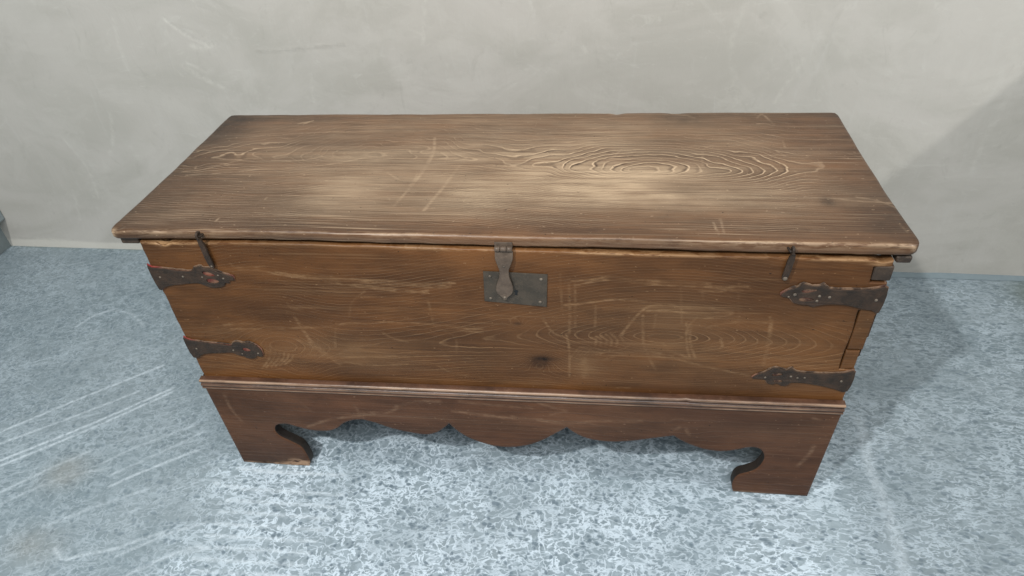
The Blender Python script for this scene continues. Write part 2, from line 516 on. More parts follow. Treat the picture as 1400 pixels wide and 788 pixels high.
# ------------------------------------------------------------------ material helpers
class NT:
    def __init__(self, name):
        self.mat = bpy.data.materials.new(name)
        self.mat.use_nodes = True
        self.t = self.mat.node_tree
        self.t.nodes.clear()
        self.out = self.t.nodes.new('ShaderNodeOutputMaterial')
        self.b = self.t.nodes.new('ShaderNodeBsdfPrincipled')
        self.t.links.new(self.b.outputs[0], self.out.inputs[0])
        self.co = self.t.nodes.new('ShaderNodeTexCoord').outputs['Object']

    def put(self, sock, v):
        if isinstance(v, bpy.types.NodeSocket):
            self.t.links.new(v, sock)
        elif isinstance(v, tuple) and len(v) == 3 and sock.type == 'RGBA':
            sock.default_value = (*v, 1)
        else:
            sock.default_value = v

    def m(self, op, a, b=0.0, c=0.0, clamp=False):
        n = self.t.nodes.new('ShaderNodeMath')
        n.operation = op
        n.use_clamp = clamp
        for s, v in zip(n.inputs, (a, b, c)):
            self.put(s, v)
        return n.outputs[0]

    def add(self, a, b): return self.m('ADD', a, b)
    def sub(self, a, b): return self.m('SUBTRACT', a, b)
    def mul(self, a, b): return self.m('MULTIPLY', a, b)
    def clamp(self, a): return self.m('ADD', a, 0.0, clamp=True)

    def at(self, name):
        n = self.t.nodes.new('ShaderNodeAttribute')
        n.attribute_name = name
        return n.outputs['Fac']

    def scale(self, v, co=None, off=(0, 0, 0)):
        n = self.t.nodes.new('ShaderNodeMapping')
        self.t.links.new(co or self.co, n.inputs[0])
        n.inputs['Scale'].default_value = v
        n.inputs['Location'].default_value = off
        return n.outputs[0]

    def noise(self, sc, detail=3, rough=0.5, co=None, dist=0.0, w=None, off=(0, 0, 0)):
        """sc: number or per-axis tuple"""
        n = self.t.nodes.new('ShaderNodeTexNoise')
        if isinstance(sc, tuple):
            self.t.links.new(self.scale(sc, co, off), n.inputs['Vector'])
            n.inputs['Scale'].default_value = 1
        else:
            self.t.links.new(self.scale((1, 1, 1), co, off), n.inputs['Vector'])
            n.inputs['Scale'].default_value = sc
        n.inputs['Detail'].default_value = detail
        n.inputs['Roughness'].default_value = rough
        n.inputs['Distortion'].default_value = dist
        return n.outputs['Fac']

    def noise_vec(self, sc, detail=2, co=None):
        n = self.t.nodes.new('ShaderNodeTexNoise')
        self.t.links.new(co or self.co, n.inputs['Vector'])
        n.inputs['Scale'].default_value = sc
        n.inputs['Detail'].default_value = detail
        return n.outputs['Color']

    def white(self, v):
        n = self.t.nodes.new('ShaderNodeTexWhiteNoise')
        n.noise_dimensions = '1D'
        self.put(n.inputs['W'], v)
        return n.outputs['Value']

    def voro(self, sc, co=None, feature='F1', rand=1.0, smoothness=None):
        n = self.t.nodes.new('ShaderNodeTexVoronoi')
        n.feature = feature
        self.t.links.new(co or self.co, n.inputs['Vector'])
        n.inputs['Scale'].default_value = sc
        n.inputs['Randomness'].default_value = rand
        return n.outputs['Distance']

    def ss(self, v, a, b, lo=0.0, hi=1.0):
        n = self.t.nodes.new('ShaderNodeMapRange')
        n.interpolation_type = 'SMOOTHSTEP'
        self.put(n.inputs['Value'], v)
        if a > b:
            a, b, lo, hi = b, a, hi, lo
        for k, x in zip(('From Min', 'From Max', 'To Min', 'To Max'), (a, b, lo, hi)):
            n.inputs[k].default_value = x
        return n.outputs[0]

    def mix(self, f, a, b, mode='MIX'):
        n = self.t.nodes.new('ShaderNodeMix')
        n.data_type = 'RGBA'
        n.blend_type = mode
        n.clamp_factor = True
        self.put(n.inputs[0], f)
        self.put(n.inputs[6], a)
        self.put(n.inputs[7], b)
        return n.outputs[2]

    def vadd(self, a, b, s):
        n = self.t.nodes.new('ShaderNodeVectorMath')
        n.operation = 'MULTIPLY_ADD'
        self.put(n.inputs[0], b)
        n.inputs[1].default_value = (s, s, s)
        self.put(n.inputs[2], a)
        return n.outputs[0]

    def sep(self, co=None):
        n = self.t.nodes.new('ShaderNodeSeparateXYZ')
        self.t.links.new(co or self.co, n.inputs[0])
        return n.outputs

    def bump(self, h, dist, strength=1.0):
        n = self.t.nodes.new('ShaderNodeBump')
        n.inputs['Strength'].default_value = strength
        n.inputs['Distance'].default_value = dist
        self.put(n.inputs['Height'], h)
        self.t.links.new(n.outputs[0], self.b.inputs['Normal'])

    def set(self, **k):
        for a, v in k.items():
            self.put(self.b.inputs[a.replace('_', ' ')], v)


def srgb(r, g, b):
    f = lambda c: (c / 255 / 12.92) if c / 255 <= 0.04045 else ((c / 255 + 0.055) / 1.055) ** 2.4
    return (f(r), f(g), f(b))


def carved_wood(name, dark, mid, warm, pale, line_amt, axes, rough=0.42, fibre=0.5, pale_line=0.8, scratch=0.8, spec=0.4):
    """old board: growth rings from the attribute g, haze w, dark stain d, scratches s"""
    n = NT(name)
    ax = (3.2, 240, 240) if axes == 'x' else (240, 3.2, 240)
    g = n.add(n.at('g'), n.mul(n.sub(n.noise((60, 60, 60) if axes == 'x' else 60, 2), 0.5), 0.34))
    ring = n.m('FLOOR', g)
    fr = n.m('FRACT', g)
    amp = n.add(0.45, n.mul(n.white(ring), 0.75))
    ridge = n.mul(n.ss(fr, 0.66, 0.80), n.ss(fr, 0.90, 0.83))
    valley = n.mul(n.ss(fr, 0.30, 0.60), n.ss(fr, 0.72, 0.62))
    patch = n.ss(n.noise((5, 12, 12), 3, 0.6), 0.34, 0.62, 0.35, 1.0)
    fine = n.noise(ax, 3, 0.6)
    fine2 = n.noise(tuple(v * 0.32 for v in ax), 3, 0.6)
    gs = n.mul(n.mul(amp, n.at('gs')), patch)
    gs = n.mul(gs, n.ss(n.noise((40, 160, 160), 2), 0.25, 0.6, 0.35, 1.0))
    large = n.noise((2.2, 7, 7), 4, 0.6)
    med = n.noise((9, 26, 26), 4, 0.65)
    base = n.mix(n.ss(large, 0.35, 0.65), mid, warm)
    base = n.mix(n.ss(med, 0.35, 0.75, 0, 0.55), base, dark)
    base = n.mix(n.mul(n.ss(fine2, 0.35, 0.7), fibre * 0.6), base, dark)
    base = n.mix(n.mul(n.ss(fine, 0.48, 0.78), fibre * 0.28), base, pale)
    hair = n.mul(n.ss(n.noise((2.2, 330, 330), 2, 0.5, off=(7, 1, 3)), 0.56, 0.70), n.ss(n.noise((3, 11, 11), 3, off=(1, 9, 5)), 0.44, 0.62))
    hair_d = n.mul(n.ss(n.noise((2.2, 300, 300), 2, 0.5, off=(2, 4, 8)), 0.54, 0.68), n.ss(n.noise((3, 9, 9), 3, off=(6, 2, 2)), 0.40, 0.60))
    base = n.mix(n.mul(hair_d, fibre), base, dark)
    base = n.mix(n.mul(hair, fibre * 0.8), base, pale)
    # haze of worn, dry wood
    w = n.clamp(n.mul(n.at('w'), n.mul(n.add(0.45, n.mul(n.noise((14, 40, 40), 4, 0.7), 1.1)), n.ss(n.noise((5, 110, 110), 3, 0.6, off=(3, 3, 3)), 0.28, 0.62, 0.45, 1.15))))
    base = n.mix(w, base, pale)
    base = n.mix(n.clamp(n.mul(n.mul(valley, gs), line_amt * 0.5)), base, dark)
    base = n.mix(n.clamp(n.mul(n.mul(ridge, gs), line_amt * pale_line)), base, tuple(min(1, c * 1.18) for c in pale))
    # dark stains, knots
    dd = n.clamp(n.mul(n.at('d'), n.add(0.45, n.mul(n.noise(60, 4, 0.7), 1.1))))
    base = n.mix(dd, base, tuple(c * 0.28 for c in dark))
    # flecks and pores
    fl = n.ss(n.noise((110, 220, 220), 2), 0.70, 0.76, 0, 0.5)
    base = n.mix(fl, base, pale)
    po = n.ss(n.noise((130, 190, 190), 2, off=(3, 1, 2)), 0.72, 0.77, 0, 0.75)
    base = n.mix(po, base, tuple(c * 0.3 for c in dark))
    # scratches
    s = n.at('s')
    sb = n.mul(n.mul(s, n.ss(n.noise((60, 200, 200), 3, 0.7), 0.36, 0.66, 0.25, 1.0)), n.ss(n.noise(26, 3), 0.36, 0.6, 0.25, 1.0))
    base = n.mix(n.clamp(n.mul(sb, scratch)), base, tuple(min(1, c * 1.25) for c in pale))
    sb2 = n.clamp(n.mul(n.at('e'), n.ss(n.noise((30, 120, 120), 3, 0.7), 0.36, 0.56)))
    base = n.mix(sb2, base, tuple(min(1, c * 1.35) for c in pale))
    n.set(Base_Color=base)
    n.set(Roughness=n.add(rough, n.add(n.mul(n.sub(med, 0.5), 0.25), n.mul(w, 0.15))))
    n.set(Specular_IOR_Level=spec)
    h = n.add(n.mul(n.mul(n.sub(ridge, n.mul(valley, 0.6)), gs), 0.45), n.add(n.mul(fine2, 0.45), n.mul(fine, 0.25)))
    h = n.sub(h, n.mul(n.add(po, n.mul(s, 0.5)), 0.5))
    h = n.add(h, n.mul(n.noise(9, 3), 2.0))
    n.bump(h, 0.0007, 0.9)
    return n.mat


def plain_wood(name, dark, mid, pale, direction='x', rough=0.5, wear=0.25, arris=False):
    n = NT(name)
    sc = {'x': (4, 150, 150), 'y': (150, 4, 150), 'z': (150, 150, 6)}[direction]
    f = n.noise(sc, 4, 0.6)
    med = n.noise(14, 4, 0.65)
    c = n.mix(n.ss(med, 0.3, 0.7), mid, dark)
    c = n.mix(n.ss(f, 0.4, 0.75, 0, 0.5), c, dark)
    c = n.mix(n.ss(n.noise((60, 60, 60), 4, 0.7), 0.55, 0.75, 0, wear), c, pale)
    if arris:
        c = n.mix(n.mul(n.at('e'), n.ss(n.noise((9, 60, 60), 4, 0.7), 0.36, 0.62, 0.25, 0.95)), c, srgb(176, 146, 120))  # pale arris lines: worn edges with their highlights painted in
    n.set(Base_Color=c, Roughness=rough)
    n.bump(n.add(f, n.mul(n.noise(40, 4), 1.5)), 0.001, 0.8)
    return n.mat


DARK, MID, WARM, PALE = srgb(62, 42, 26), srgb(100, 72, 46), srgb(120, 82, 48), srgb(168, 140, 105)
mat_lid = carved_wood('lid_wood', srgb(56, 38, 25), srgb(92, 65, 44), srgb(110, 76, 49), srgb(182, 158, 130), 1.6, 'x', 0.42, 0.68, 0.75, 0.8)
mat_front = carved_wood('front_wood', srgb(54, 33, 16), srgb(84, 53, 28), srgb(116, 75, 40), srgb(146, 116, 84), 0.5, 'x', 0.40, 0.38, 0.85, 1.05, 0.22)
mat_apron = carved_wood('apron_wood', srgb(50, 31, 20), srgb(79, 50, 33), srgb(96, 62, 40), srgb(140, 113, 90), 0.22, 'x', 0.42, 0.25, 0.5, 0.85, 0.22)
mat_mould = plain_wood('moulding_wood', srgb(56, 36, 25), srgb(92, 63, 46), srgb(140, 108, 86), 'x', 0.38, 0.2, True)
mat_side = plain_wood('side_wood', srgb(50, 33, 21), srgb(86, 60, 36), srgb(130, 100, 70), 'y', 0.5)
mat_end = plain_wood('grey_end_grain', srgb(36, 28, 22), srgb(72, 57, 44), srgb(120, 100, 80), 'y', 0.6, 0.35)
mat_cut = plain_wood('shaded_edge_wood', srgb(26, 20, 16), srgb(44, 35, 28), srgb(80, 70, 60), 'y', 0.7)  # unfinished cut edge, darkened further to paint in the recess shade
mat_inner = plain_wood('inner_wood', srgb(44, 32, 22), srgb(70, 52, 36), srgb(100, 80, 58), 'x', 0.7)


def iron(name, base=(46, 39, 34), alt=(64, 51, 42), rough=0.5, hi=0.15):
    n = NT(name)
    a = n.noise(45, 5, 0.7)
    b = n.noise(220, 3, 0.6)
    c = n.mix(n.ss(a, 0.35, 0.65), srgb(*base), srgb(*alt))
    c = n.mix(n.ss(b, 0.6, 0.8, 0, hi), c, srgb(150, 130, 108))
    n.set(Base_Color=c, Metallic=0.0, Specular_IOR_Level=0.22, Roughness=n.add(rough, n.mul(n.sub(a, 0.5), 0.35)))
    n.bump(n.add(n.mul(a, 2.0), n.mul(b, 0.5)), 0.0007, 0.8)
    return n.mat


mat_iron = iron('black_iron')
mat_plate = iron('lock_plate_iron', (62, 57, 50), (76, 68, 59), 0.42, 0.25)
mat_hasp = iron('hasp_iron', (80, 69, 60), (98, 85, 74), 0.36, 0.3)
mat_rivet = iron('rivet_iron', (84, 76, 68), (116, 106, 94), 0.38, 0.3)
mat_hole = NT('keyhole_black').mat
mat_hole.node_tree.nodes['Principled BSDF'].inputs['Base Color'].default_value = (0.004, 0.004, 0.004, 1)


def leather():
    n = NT('red_leather')
    a = n.noise(55, 4, 0.7)
    c = n.mix(n.ss(a, 0.40, 0.62), srgb(116, 92, 72), srgb(50, 37, 28))
    c = n.mix(n.at('red'), c, srgb(132, 30, 30))
    n.set(Base_Color=c, Roughness=0.75)
    n.bump(n.noise(300, 3), 0.0006, 0.8)
    return n.mat


mat_leather = leather()


def plaster():
    n = NT('wall_plaster')
    big = n.noise((1.1, 1, 1.6), 4, 0.55)
    cloud = n.noise((3.2, 1, 5.5), 5, 0.6, dist=0.8)
    strk = n.noise((26, 1, 5), 4, 0.65, dist=1.2)
    fine = n.noise(60, 4, 0.6)
    c = n.mix(n.ss(big, 0.3, 0.7), srgb(185, 182, 175), srgb(191, 188, 182))
    c = n.mix(n.ss(cloud, 0.35, 0.66, 0, 0.7), c, srgb(173, 171, 163))
    c = n.mix(n.ss(strk, 0.55, 0.8, 0, 0.25), c, srgb(198, 198, 193))
    c = n.mix(n.ss(fine, 0.66, 0.8, 0, 0.3), c, srgb(165, 164, 157))
    wispy = n.noise((7, 1, 16), 6, 0.75, dist=2.5, off=(4, 0, 2))
    c = n.mix(n.ss(wispy, 0.56, 0.70, 0, 0.32), c, srgb(200, 199, 192))
    patchy = n.noise((2.4, 1, 3.4), 7, 0.7, dist=1.6, off=(9, 0, 4))
    c = n.mix(n.ss(patchy, 0.50, 0.58, 0, 0.22), c, srgb(196, 194, 187))
    c = n.mix(n.ss(n.noise((16, 1, 9), 5, 0.75, dist=1.0, off=(2, 0, 7)), 0.58, 0.70, 0, 0.25), c, srgb(160, 158, 150))
    s = n.at('s')
    brk = n.ss(n.noise((45, 1, 45), 4, 0.75), 0.36, 0.68, 0.0, 0.6)
    c = n.mix(n.clamp(n.mul(s, brk)), c, srgb(232, 231, 222))
    c = n.mix(n.clamp(n.mul(n.mul(s, -1.0), brk)), c, srgb(125, 124, 115))
    c = n.mix(n.at('base'), c, srgb(222, 219, 209))
    n.set(Base_Color=c, Roughness=0.62, Specular_IOR_Level=0.35)
    n.bump(n.add(n.mul(cloud, 2.0), n.add(n.mul(strk, 0.5), n.add(n.mul(fine, 0.35), n.mul(s, 0.8)))), 0.002, 0.5)
    return n.mat


def concrete():
    n = NT('floor_concrete')
    warp = n.vadd(n.co, n.noise_vec(40, 2), 0.012)
    def turned(deg, sc, src=None):
        m_ = n.t.nodes.new('ShaderNodeMapping')
        n.t.links.new(src or n.co, m_.inputs[0])
        m_.inputs['Rotation'].default_value = (0, 0, math.radians(deg))
        m_.inputs['Scale'].default_value = sc
        return m_.outputs[0]
    zone, right = n.at('zone'), n.at('right')
    diag = turned(38, (0.6, 1.2, 1), warp)
    # dark specks of uneven size
    v1 = n.mix(right, n.voro(78, warp), n.voro(84, diag))
    size = n.ss(n.noise(30, 3), 0.32, 0.68, 0.14, 0.55)
    speck = n.clamp(n.mul(n.sub(size, v1), 4.0))
    # pale broken net
    na = n.mix(right, n.noise(46, 3, 0.55, warp, 0.4), n.noise(54, 3, 0.55, diag, 0.4))
    net = n.ss(n.m('ABSOLUTE', n.sub(na, 0.5)), 0.05, 0.012)
    nb = n.noise(36, 3, 0.55, turned(-6, (0.45, 1.3, 1), warp), 0.7)
    net2 = n.mul(n.ss(n.m('ABSOLUTE', n.sub(nb, 0.52)), 0.045, 0.008), 0.8)
    blot = n.ss(n.noise(60, 4, 0.65, warp), 0.42, 0.60)
    vary = n.ss(n.noise(7, 4, 0.6), 0.35, 0.65)
    mot = n.noise(22, 6, 0.72, dist=1.0)
    fine = n.noise(130, 4, 0.7)
    soft = n.noise((2.2, 2.6, 1), 4, 0.6)
    c = n.mix(n.ss(mot, 0.32, 0.68), srgb(108, 124, 132), srgb(133, 148, 156))
    c = n.mix(n.ss(soft, 0.35, 0.65, 0, 0.45), c, srgb(146, 158, 164))
    c = n.mix(n.ss(fine, 0.5, 0.75, 0, 0.4), c, srgb(158, 171, 178))
    brush = n.mul(n.ss(n.noise((7, 95, 1), 3, 0.6, turned(-25, (1, 1, 1))), 0.52, 0.70), n.ss(n.noise(5, 3), 0.42, 0.6))
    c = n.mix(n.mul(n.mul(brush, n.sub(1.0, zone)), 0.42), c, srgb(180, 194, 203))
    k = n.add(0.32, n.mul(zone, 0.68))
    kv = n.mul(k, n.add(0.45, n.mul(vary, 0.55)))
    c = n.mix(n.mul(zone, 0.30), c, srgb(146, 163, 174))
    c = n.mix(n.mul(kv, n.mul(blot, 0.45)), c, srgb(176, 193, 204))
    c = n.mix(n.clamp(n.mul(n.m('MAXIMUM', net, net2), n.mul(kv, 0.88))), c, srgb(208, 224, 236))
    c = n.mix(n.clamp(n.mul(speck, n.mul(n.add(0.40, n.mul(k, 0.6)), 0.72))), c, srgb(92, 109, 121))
    s = n.at('s')
    c = n.mix(n.clamp(n.mul(s, n.ss(n.noise(70, 4, 0.75), 0.32, 0.62, 0.25, 1.35))), c, srgb(206, 219, 228))
    c = n.mix(n.mul(n.at('stain'), n.ss(n.noise(12, 4), 0.3, 0.7, 0.5, 1)), c, srgb(142, 140, 132))
    c = n.mix(n.mul(n.at('greenish'), 0.7), c, srgb(98, 110, 100))
    n.set(Base_Color=c, Roughness=n.add(0.42, n.mul(net, 0.15)), Specular_IOR_Level=0.45)
    vb = n.sub(speck, net)
    n.bump(n.add(n.mul(vb, -0.8), n.add(n.mul(mot, 1.0), n.mul(fine, 0.4))), 0.0015, 0.35)
    return n.mat


def blue_render():
    n = NT('side_wall_render')
    a = n.noise(9, 5, 0.6)
    n.set(Base_Color=n.mix(n.ss(a, 0.3, 0.7), srgb(120, 130, 132), srgb(140, 150, 152)), Roughness=0.7)
    n.bump(a, 0.002, 0.5)
    return n.mat


# ------------------------------------------------------------------ setting
def nonuni(fine0, fine1, step, far0, far1):
    return np.concatenate([np.linspace(far0, fine0, 12)[:-1], np.arange(fine0, fine1, step), np.linspace(fine1, far1, 12)])


def sheet(U, V):
    uu, vv = np.meshgrid(U, V, indexing='ij')
    i, j = np.meshgrid(np.arange(len(U) - 1), np.arange(len(V) - 1), indexing='ij')
    a = (i * len(V) + j).ravel()
    n = len(V)
    return uu.ravel(), vv.ravel(), np.stack([a, a + n, a + n + 1, a + 1], 1)


def wall_y(x):
    return 0.8156 - 0.0157 * x


X, Y, Q = sheet(nonuni(-1.30, 2.20, 0.0045, -1.35, 4.2), nonuni(-0.42, 0.84, 0.0045, -3.0, 0.95))
me = make_mesh('floor', np.stack([X, Y, np.zeros_like(X)], 1), Q)
attr(me, 's', mark_field(X, Y, FLOOR_MARKS, 0.0045))
sm = lambda v, a, b: np.clip((v - a) / (b - a), 0, 1) ** 2 * (3 - 2 * np.clip((v - a) / (b - a), 0, 1))
nz = fbm(X * 9, Y * 9, 5)
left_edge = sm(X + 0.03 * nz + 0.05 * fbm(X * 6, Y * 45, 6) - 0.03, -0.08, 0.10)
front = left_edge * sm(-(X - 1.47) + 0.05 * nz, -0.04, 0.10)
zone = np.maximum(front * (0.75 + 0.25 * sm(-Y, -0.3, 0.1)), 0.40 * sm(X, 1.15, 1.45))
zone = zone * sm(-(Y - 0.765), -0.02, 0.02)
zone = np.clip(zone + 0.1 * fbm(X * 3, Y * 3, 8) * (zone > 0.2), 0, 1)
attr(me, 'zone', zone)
attr(me, 'right', sm(X + 0.1 * nz, 0.85, 1.25))
attr(me, 'stain', np.clip(0.6 * gauss(X, Y, -0.345, -0.07, 0.05, 0.045) + 0.5 * gauss(X, Y, -0.30, -0.26, 0.06, 0.04), 0, 1))
attr(me, 'greenish', np.clip(gauss(X, Y, 2.06, 0.70, 0.05, 0.07) + 0.35 * gauss(X, Y, 2.1, 0.45, 0.1, 0.25)
     + (X < 0.5) * 0.9 * np.exp(-np.maximum(wall_y(X) - Y, 0) / 0.006) * np.clip(fbm(X * 12, Y * 0, 44) + 0.5, 0.1, 1), 0, 1))  # dark greenish patch at far right, dirt line along the wall
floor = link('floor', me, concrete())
floor['kind'] = 'structure'

X, Z, Q = sheet(nonuni(-1.25, 2.30, 0.0055, -1.36, 4.2), nonuni(0.0, 0.95, 0.0055, -0.05, 2.9))
me = make_mesh('wall_back', np.stack([X, wall_y(X) + 0.0012 * fbm(X * 4, Z * 4, 3), Z], 1), Q[:, ::-1])
attr(me, 's', mark_field(X, Z, WALL_MARKS, 0.006))
bn = 0.012 * vnoise(X * 6, X * 0, 4)
attr(me, 'base', 0.55 * sm(-(Z - 0.028 + bn), -0.006, 0.004) * sm(-(X + 0.55), -0.3, 0.3) + 0.0 * X)
mat_wall = plaster()
wall = link('wall_back', me, mat_wall)
wall['kind'] = 'structure'

# strip of grout where the floor runs up to the wall on the right
SK = []
for x in np.linspace(0.9, 3.0, 160):
    SK.append(x)
V, F = [], []
for i, x in enumerate(SK):
    y = wall_y(x)
    hgt = 0.006 + 0.0015 * float(vnoise(np.array([x * 14.0]), np.array([0.5]), 2)[0])
    V += [(x, y - 0.020, 0.001), (x, y - 0.010, 0.004), (x, y - 0.003, hgt), (x, y + 0.004, hgt + 0.001)]
    if i:
        for k in range(3):
            a = (i - 1) * 4 + k
            F.append((a, a + 4, a + 5, a + 1))
n = NT('grout')
gn = n.noise(40, 4, 0.7)
n.set(Base_Color=n.mix(gn, srgb(120, 136, 144), srgb(142, 156, 162)), Roughness=0.7)
n.bump(gn, 0.002, 0.5)
o = link('floor_joint', make_mesh('floor_joint', V, F), n.mat)
o['kind'] = 'structure'

mat_blue = blue_render()
# the return wall at the far left corner, with the thicker slab that starts above its foot
o = link('wall_left', box(-1.42, -1.180, -2.6, 0.84, -0.03, 2.9, 0.004), mat_blue)
o['kind'] = 'structure'
o = link('wall_left_cladding', box(-1.30, -1.139, 0.30, wall_y(-1.16) - 0.001, 0.112, 2.6, 0.004), mat_blue)
o['kind'] = 'structure'
# low partition outside the frame on the right: its top edge draws the slanting shade on the wall
o = link('partition_right', box(2.36, 2.46, -0.9, wall_y(2.4) + 0.02, -0.02, 1.225, 0.01), mat_wall)
o['kind'] = 'structure'

# ------------------------------------------------------------------ the chest
chest = bpy.data.objects.new('wooden_chest', None)
scene.collection.objects.link(chest)
chest.location = (0.68, 0.24, 0)
chest['label'] = 'old brown wooden blanket chest with iron straps and scalloped base standing on grey concrete floor'
chest['category'] = 'chest'
BASE = Vector(chest.location)


def part(name, me, mat, parent=None):
    """meshes are written in room coordinates; the parent's place is taken off here"""
    if parent is None:
        parent = chest
    me.transform(Matrix.Translation(-BASE))
    o = link(name, me, mat, parent)
    me.name = name
    return o


# every material uses object coordinates measured from the chest's foot


def bow(x):
    return 0.0055 * np.exp(-((x - 0.32) / 0.22) ** 2) + 0.0025 * np.exp(-((x - 0.75) / 0.25) ** 2)


# ---- lid
LT, LY0, LY1 = 0.626, -0.004, 0.501
edge = (0, .0004, .0012, .0025, .0045, .007)
U = lines(-0.008, 1.356, 0.0019, edge)
V = lines(LY0, LY1, 0.0019, edge)
vt, q = grid_slab(U, V, 0.0185, 0.0065, corner=0.019)
x, y, h = vt.T
fw = np.clip(1 - y / 0.5, 0, 1)
thick_f = 1 + np.clip((x - 0.3) / 1.0, -0.3, 1) * 0.24
h2 = np.where(h < -0.0065, -0.0065 + (h + 0.0065) * thick_f, h)
z = LT + h2 + bow(x) * fw
edge_d = np.minimum.reduce([x + 0.008, 1.356 - x, y - LY0, LY1 - y])
near = np.exp(-np.maximum(edge_d, 0) / 0.006)
z = z + 0.0010 * fbm(x * 5, y * 9, 11) - 0.0012 * near * np.clip(fbm(x * 22, y * 22, 12), 0, 1.5)
y = y + 0.0012 * near * fbm(x * 7, z * 30, 13) * np.where(y < 0.25, 1, 0.6)
x = x + np.where(x < 0.3, 1, -1) * 0.004 * np.sin(np.clip(y / 0.5, 0, 1) * np.pi) * np.clip(1 - np.minimum(x, 1.35 - x) / 0.05, 0, 1)
# chips: near left tip, back edge
for cx, cy, r, dep in ((0.004, 0.003, 0.012, 0.004), (1.349, 0.0, 0.010, 0.003), (0.895, 0.499, 0.012, 0.003), (1.02, 0.499, 0.02, 0.002), (0.10, -0.004, 0.012, 0.002)):
    z = z - dep * np.exp(-((x - cx) ** 2 + (y - cy) ** 2) / r ** 2) * (h > -0.012)
co = np.stack([x, y, z], 1)
me = make_mesh('lid', co, q)
nbase = len(x)


def lid_fields(x, y, z):
    yc = 0.236 + 0.047 * sm(-(x - 0.72), -0.12, 0.22) + 0.012 * vnoise(x * 3.0, x * 0, 21)
    yy = y - (LT - 0.004 - z) * 0.8
    u = np.abs(x - 0.955)
    t = 0.110 * (np.sqrt(u * u + 0.0004) / 0.21) ** 1.15
    d = 0.150 * np.tanh(t / 0.150) - 0.075 * np.exp(-((x - 0.40) / 0.19) ** 2) + 0.012 * vnoise(x * 5, x * 0, 29)
    d = d + 0.010 * fbm(x * 9, y * 9, 22) + 0.007 * vnoise(x * 26, y * 30, 27)
    dy = yy - yc
    dyy = np.where(dy < 0, dy * 2.0, dy) + 0.004 * vnoise(x * 14, y * 14, 28)
    R = (np.sqrt(dyy ** 2 + 2e-5) ** 1.7 + np.maximum(d, 0.004) ** 1.7) ** (1 / 1.7)
    g = R / 0.0112 + 0.25 * fbm(x * 14, y * 40, 23)
    gs = np.where(dy > 0.06, 0.38, 1.0)
    gs = 0.38 + 0.62 * sm(-(dy - 0.075), -0.02, 0.02)
    gs = gs * (1 - 0.75 * sm(-(yy - 0.035), -0.01, 0.02)) * (0.75 + 0.35 * fbm(x * 4, y * 8, 24))
    gs = 0.7 * gs + 1.2 * np.exp(-(u / 0.25) ** 4 - ((dy - 0.012) / 0.075) ** 2)
    gs = gs * (1 - 0.7 * gauss(x, y, 0.98, 0.165, 0.16, 0.028)) * (1 - 0.55 * sm(x, 1.2, 1.26))
    return g, np.clip(gs, 0, 1.6)


g, gs = lid_fields(x, y, z)
attr(me, 'g', g)
attr(me, 'gs', gs)
w = (0.50 * gauss(x, y, 0.98, 0.135, 0.30, 0.040) + 0.45 * gauss(x, y, 0.80, 0.19, 0.20, 0.06) + 0.40 * gauss(x, y, 0.97, 0.22, 0.13, 0.03)
     + 0.38 * gauss(x, y, 0.37, 0.13, 0.09, 0.09) + 0.25 * gauss(x, y, 0.45, 0.29, 0.25, 0.03) + 0.22 * gauss(x, y, 0.62, 0.13, 0.2, 0.07)
     + 0.15 * gauss(x, y, 0.10, 0.04, 0.05, 0.02) + 0.34 * gauss(x, y, 0.7, 0.32, 0.6, 0.22))
w = w * sm(y, 0.02, 0.06) * (h > -0.004)
w = w * (1 + 0.35 * fbm(x * 8, y * 14, 31)) - 0.12 * sm(x, 1.15, 1.33)
attr(me, 'w', np.clip(w, 0, 0.85))
dk = (0.65 * gauss(x, y, 1.245, 0.127, 0.012, 0.016) + 0.30 * gauss(x, y, 0.18, 0.47, 0.35, 0.02) + 0.75 * np.exp(-np.maximum(x, 0) / 0.05)
      + 0.6 * np.exp(-np.maximum(1.35 - x, 0) / 0.05) + 0.35 * gauss(x, y, 1.1, 0.46, 0.25, 0.035) * (0.7 + fbm(x * 9, y * 20, 32)) + 0.2 * gauss(x, y, 0.19, 0.445, 0.035, 0.02)
      + 0.25 * gauss(x, y, 1.31, 0.06, 0.03, 0.06) + 0.30 * gauss(x, y, 0.05, 0.3, 0.05, 0.3) + 0.25 * np.exp(-np.maximum(0.5 - y, 0) / 0.02) + 0.25 * fbm(x * 3, y * 9, 33) * (h > -0.004))
attr(me, 'd', np.clip(dk * 0.75, 0, 0.8))
attr(me, 's', np.where(h > -0.004, mark_field(x, y, LID_MARKS, 0.0024), 0))
fe = np.exp(-((y - LY0 - 0.002) / 0.0022) ** 2) * (h > -0.008) * (0.12 + 0.40 * np.clip(fbm(x * 12, x * 0, 41), 0, 1))
be_ = np.exp(-((y - LY1) / 0.003) ** 2) * np.clip(fbm(x * 9, x * 0, 42) - 0.2, 0, 1)
attr(me, 'e', np.clip(fe + be_ + 0.5 * gauss(x, y, 0.0, 0.0, 0.007, 0.008), 0, 1))
close_back(me)
lid = part('lid', me, mat_lid)

# ---- front panel
PZ0, PZ1, PX0, PX1, FY = 0.262, 0.6025, 0.0475, 1.3215, -0.0062
edge = (0, .0004, .0012, .0025, .004)
U = lines(PX0, PX1, 0.0021, edge)
V = lines(PZ0, PZ1, 0.0021, edge)
snap = lambda A, v: A.__setitem__(int(np.argmin(abs(A - v))), v)
for v in (1.2930, 1.2946):
    snap(U, v)
for v in (0.5560, 0.5895, 0.4990, 0.4975, 0.4050, 0.4070, 0.3600):
    snap(V, v)


def keep(cu, cv):
    tenon = (cu > 1.2930) & (cv > 0.5560) & (cv < 0.5895)
    low1 = (cu > 1.2930) & (cv > 0.3600) & (cv < 0.4990)
    return ~(tenon | low1)


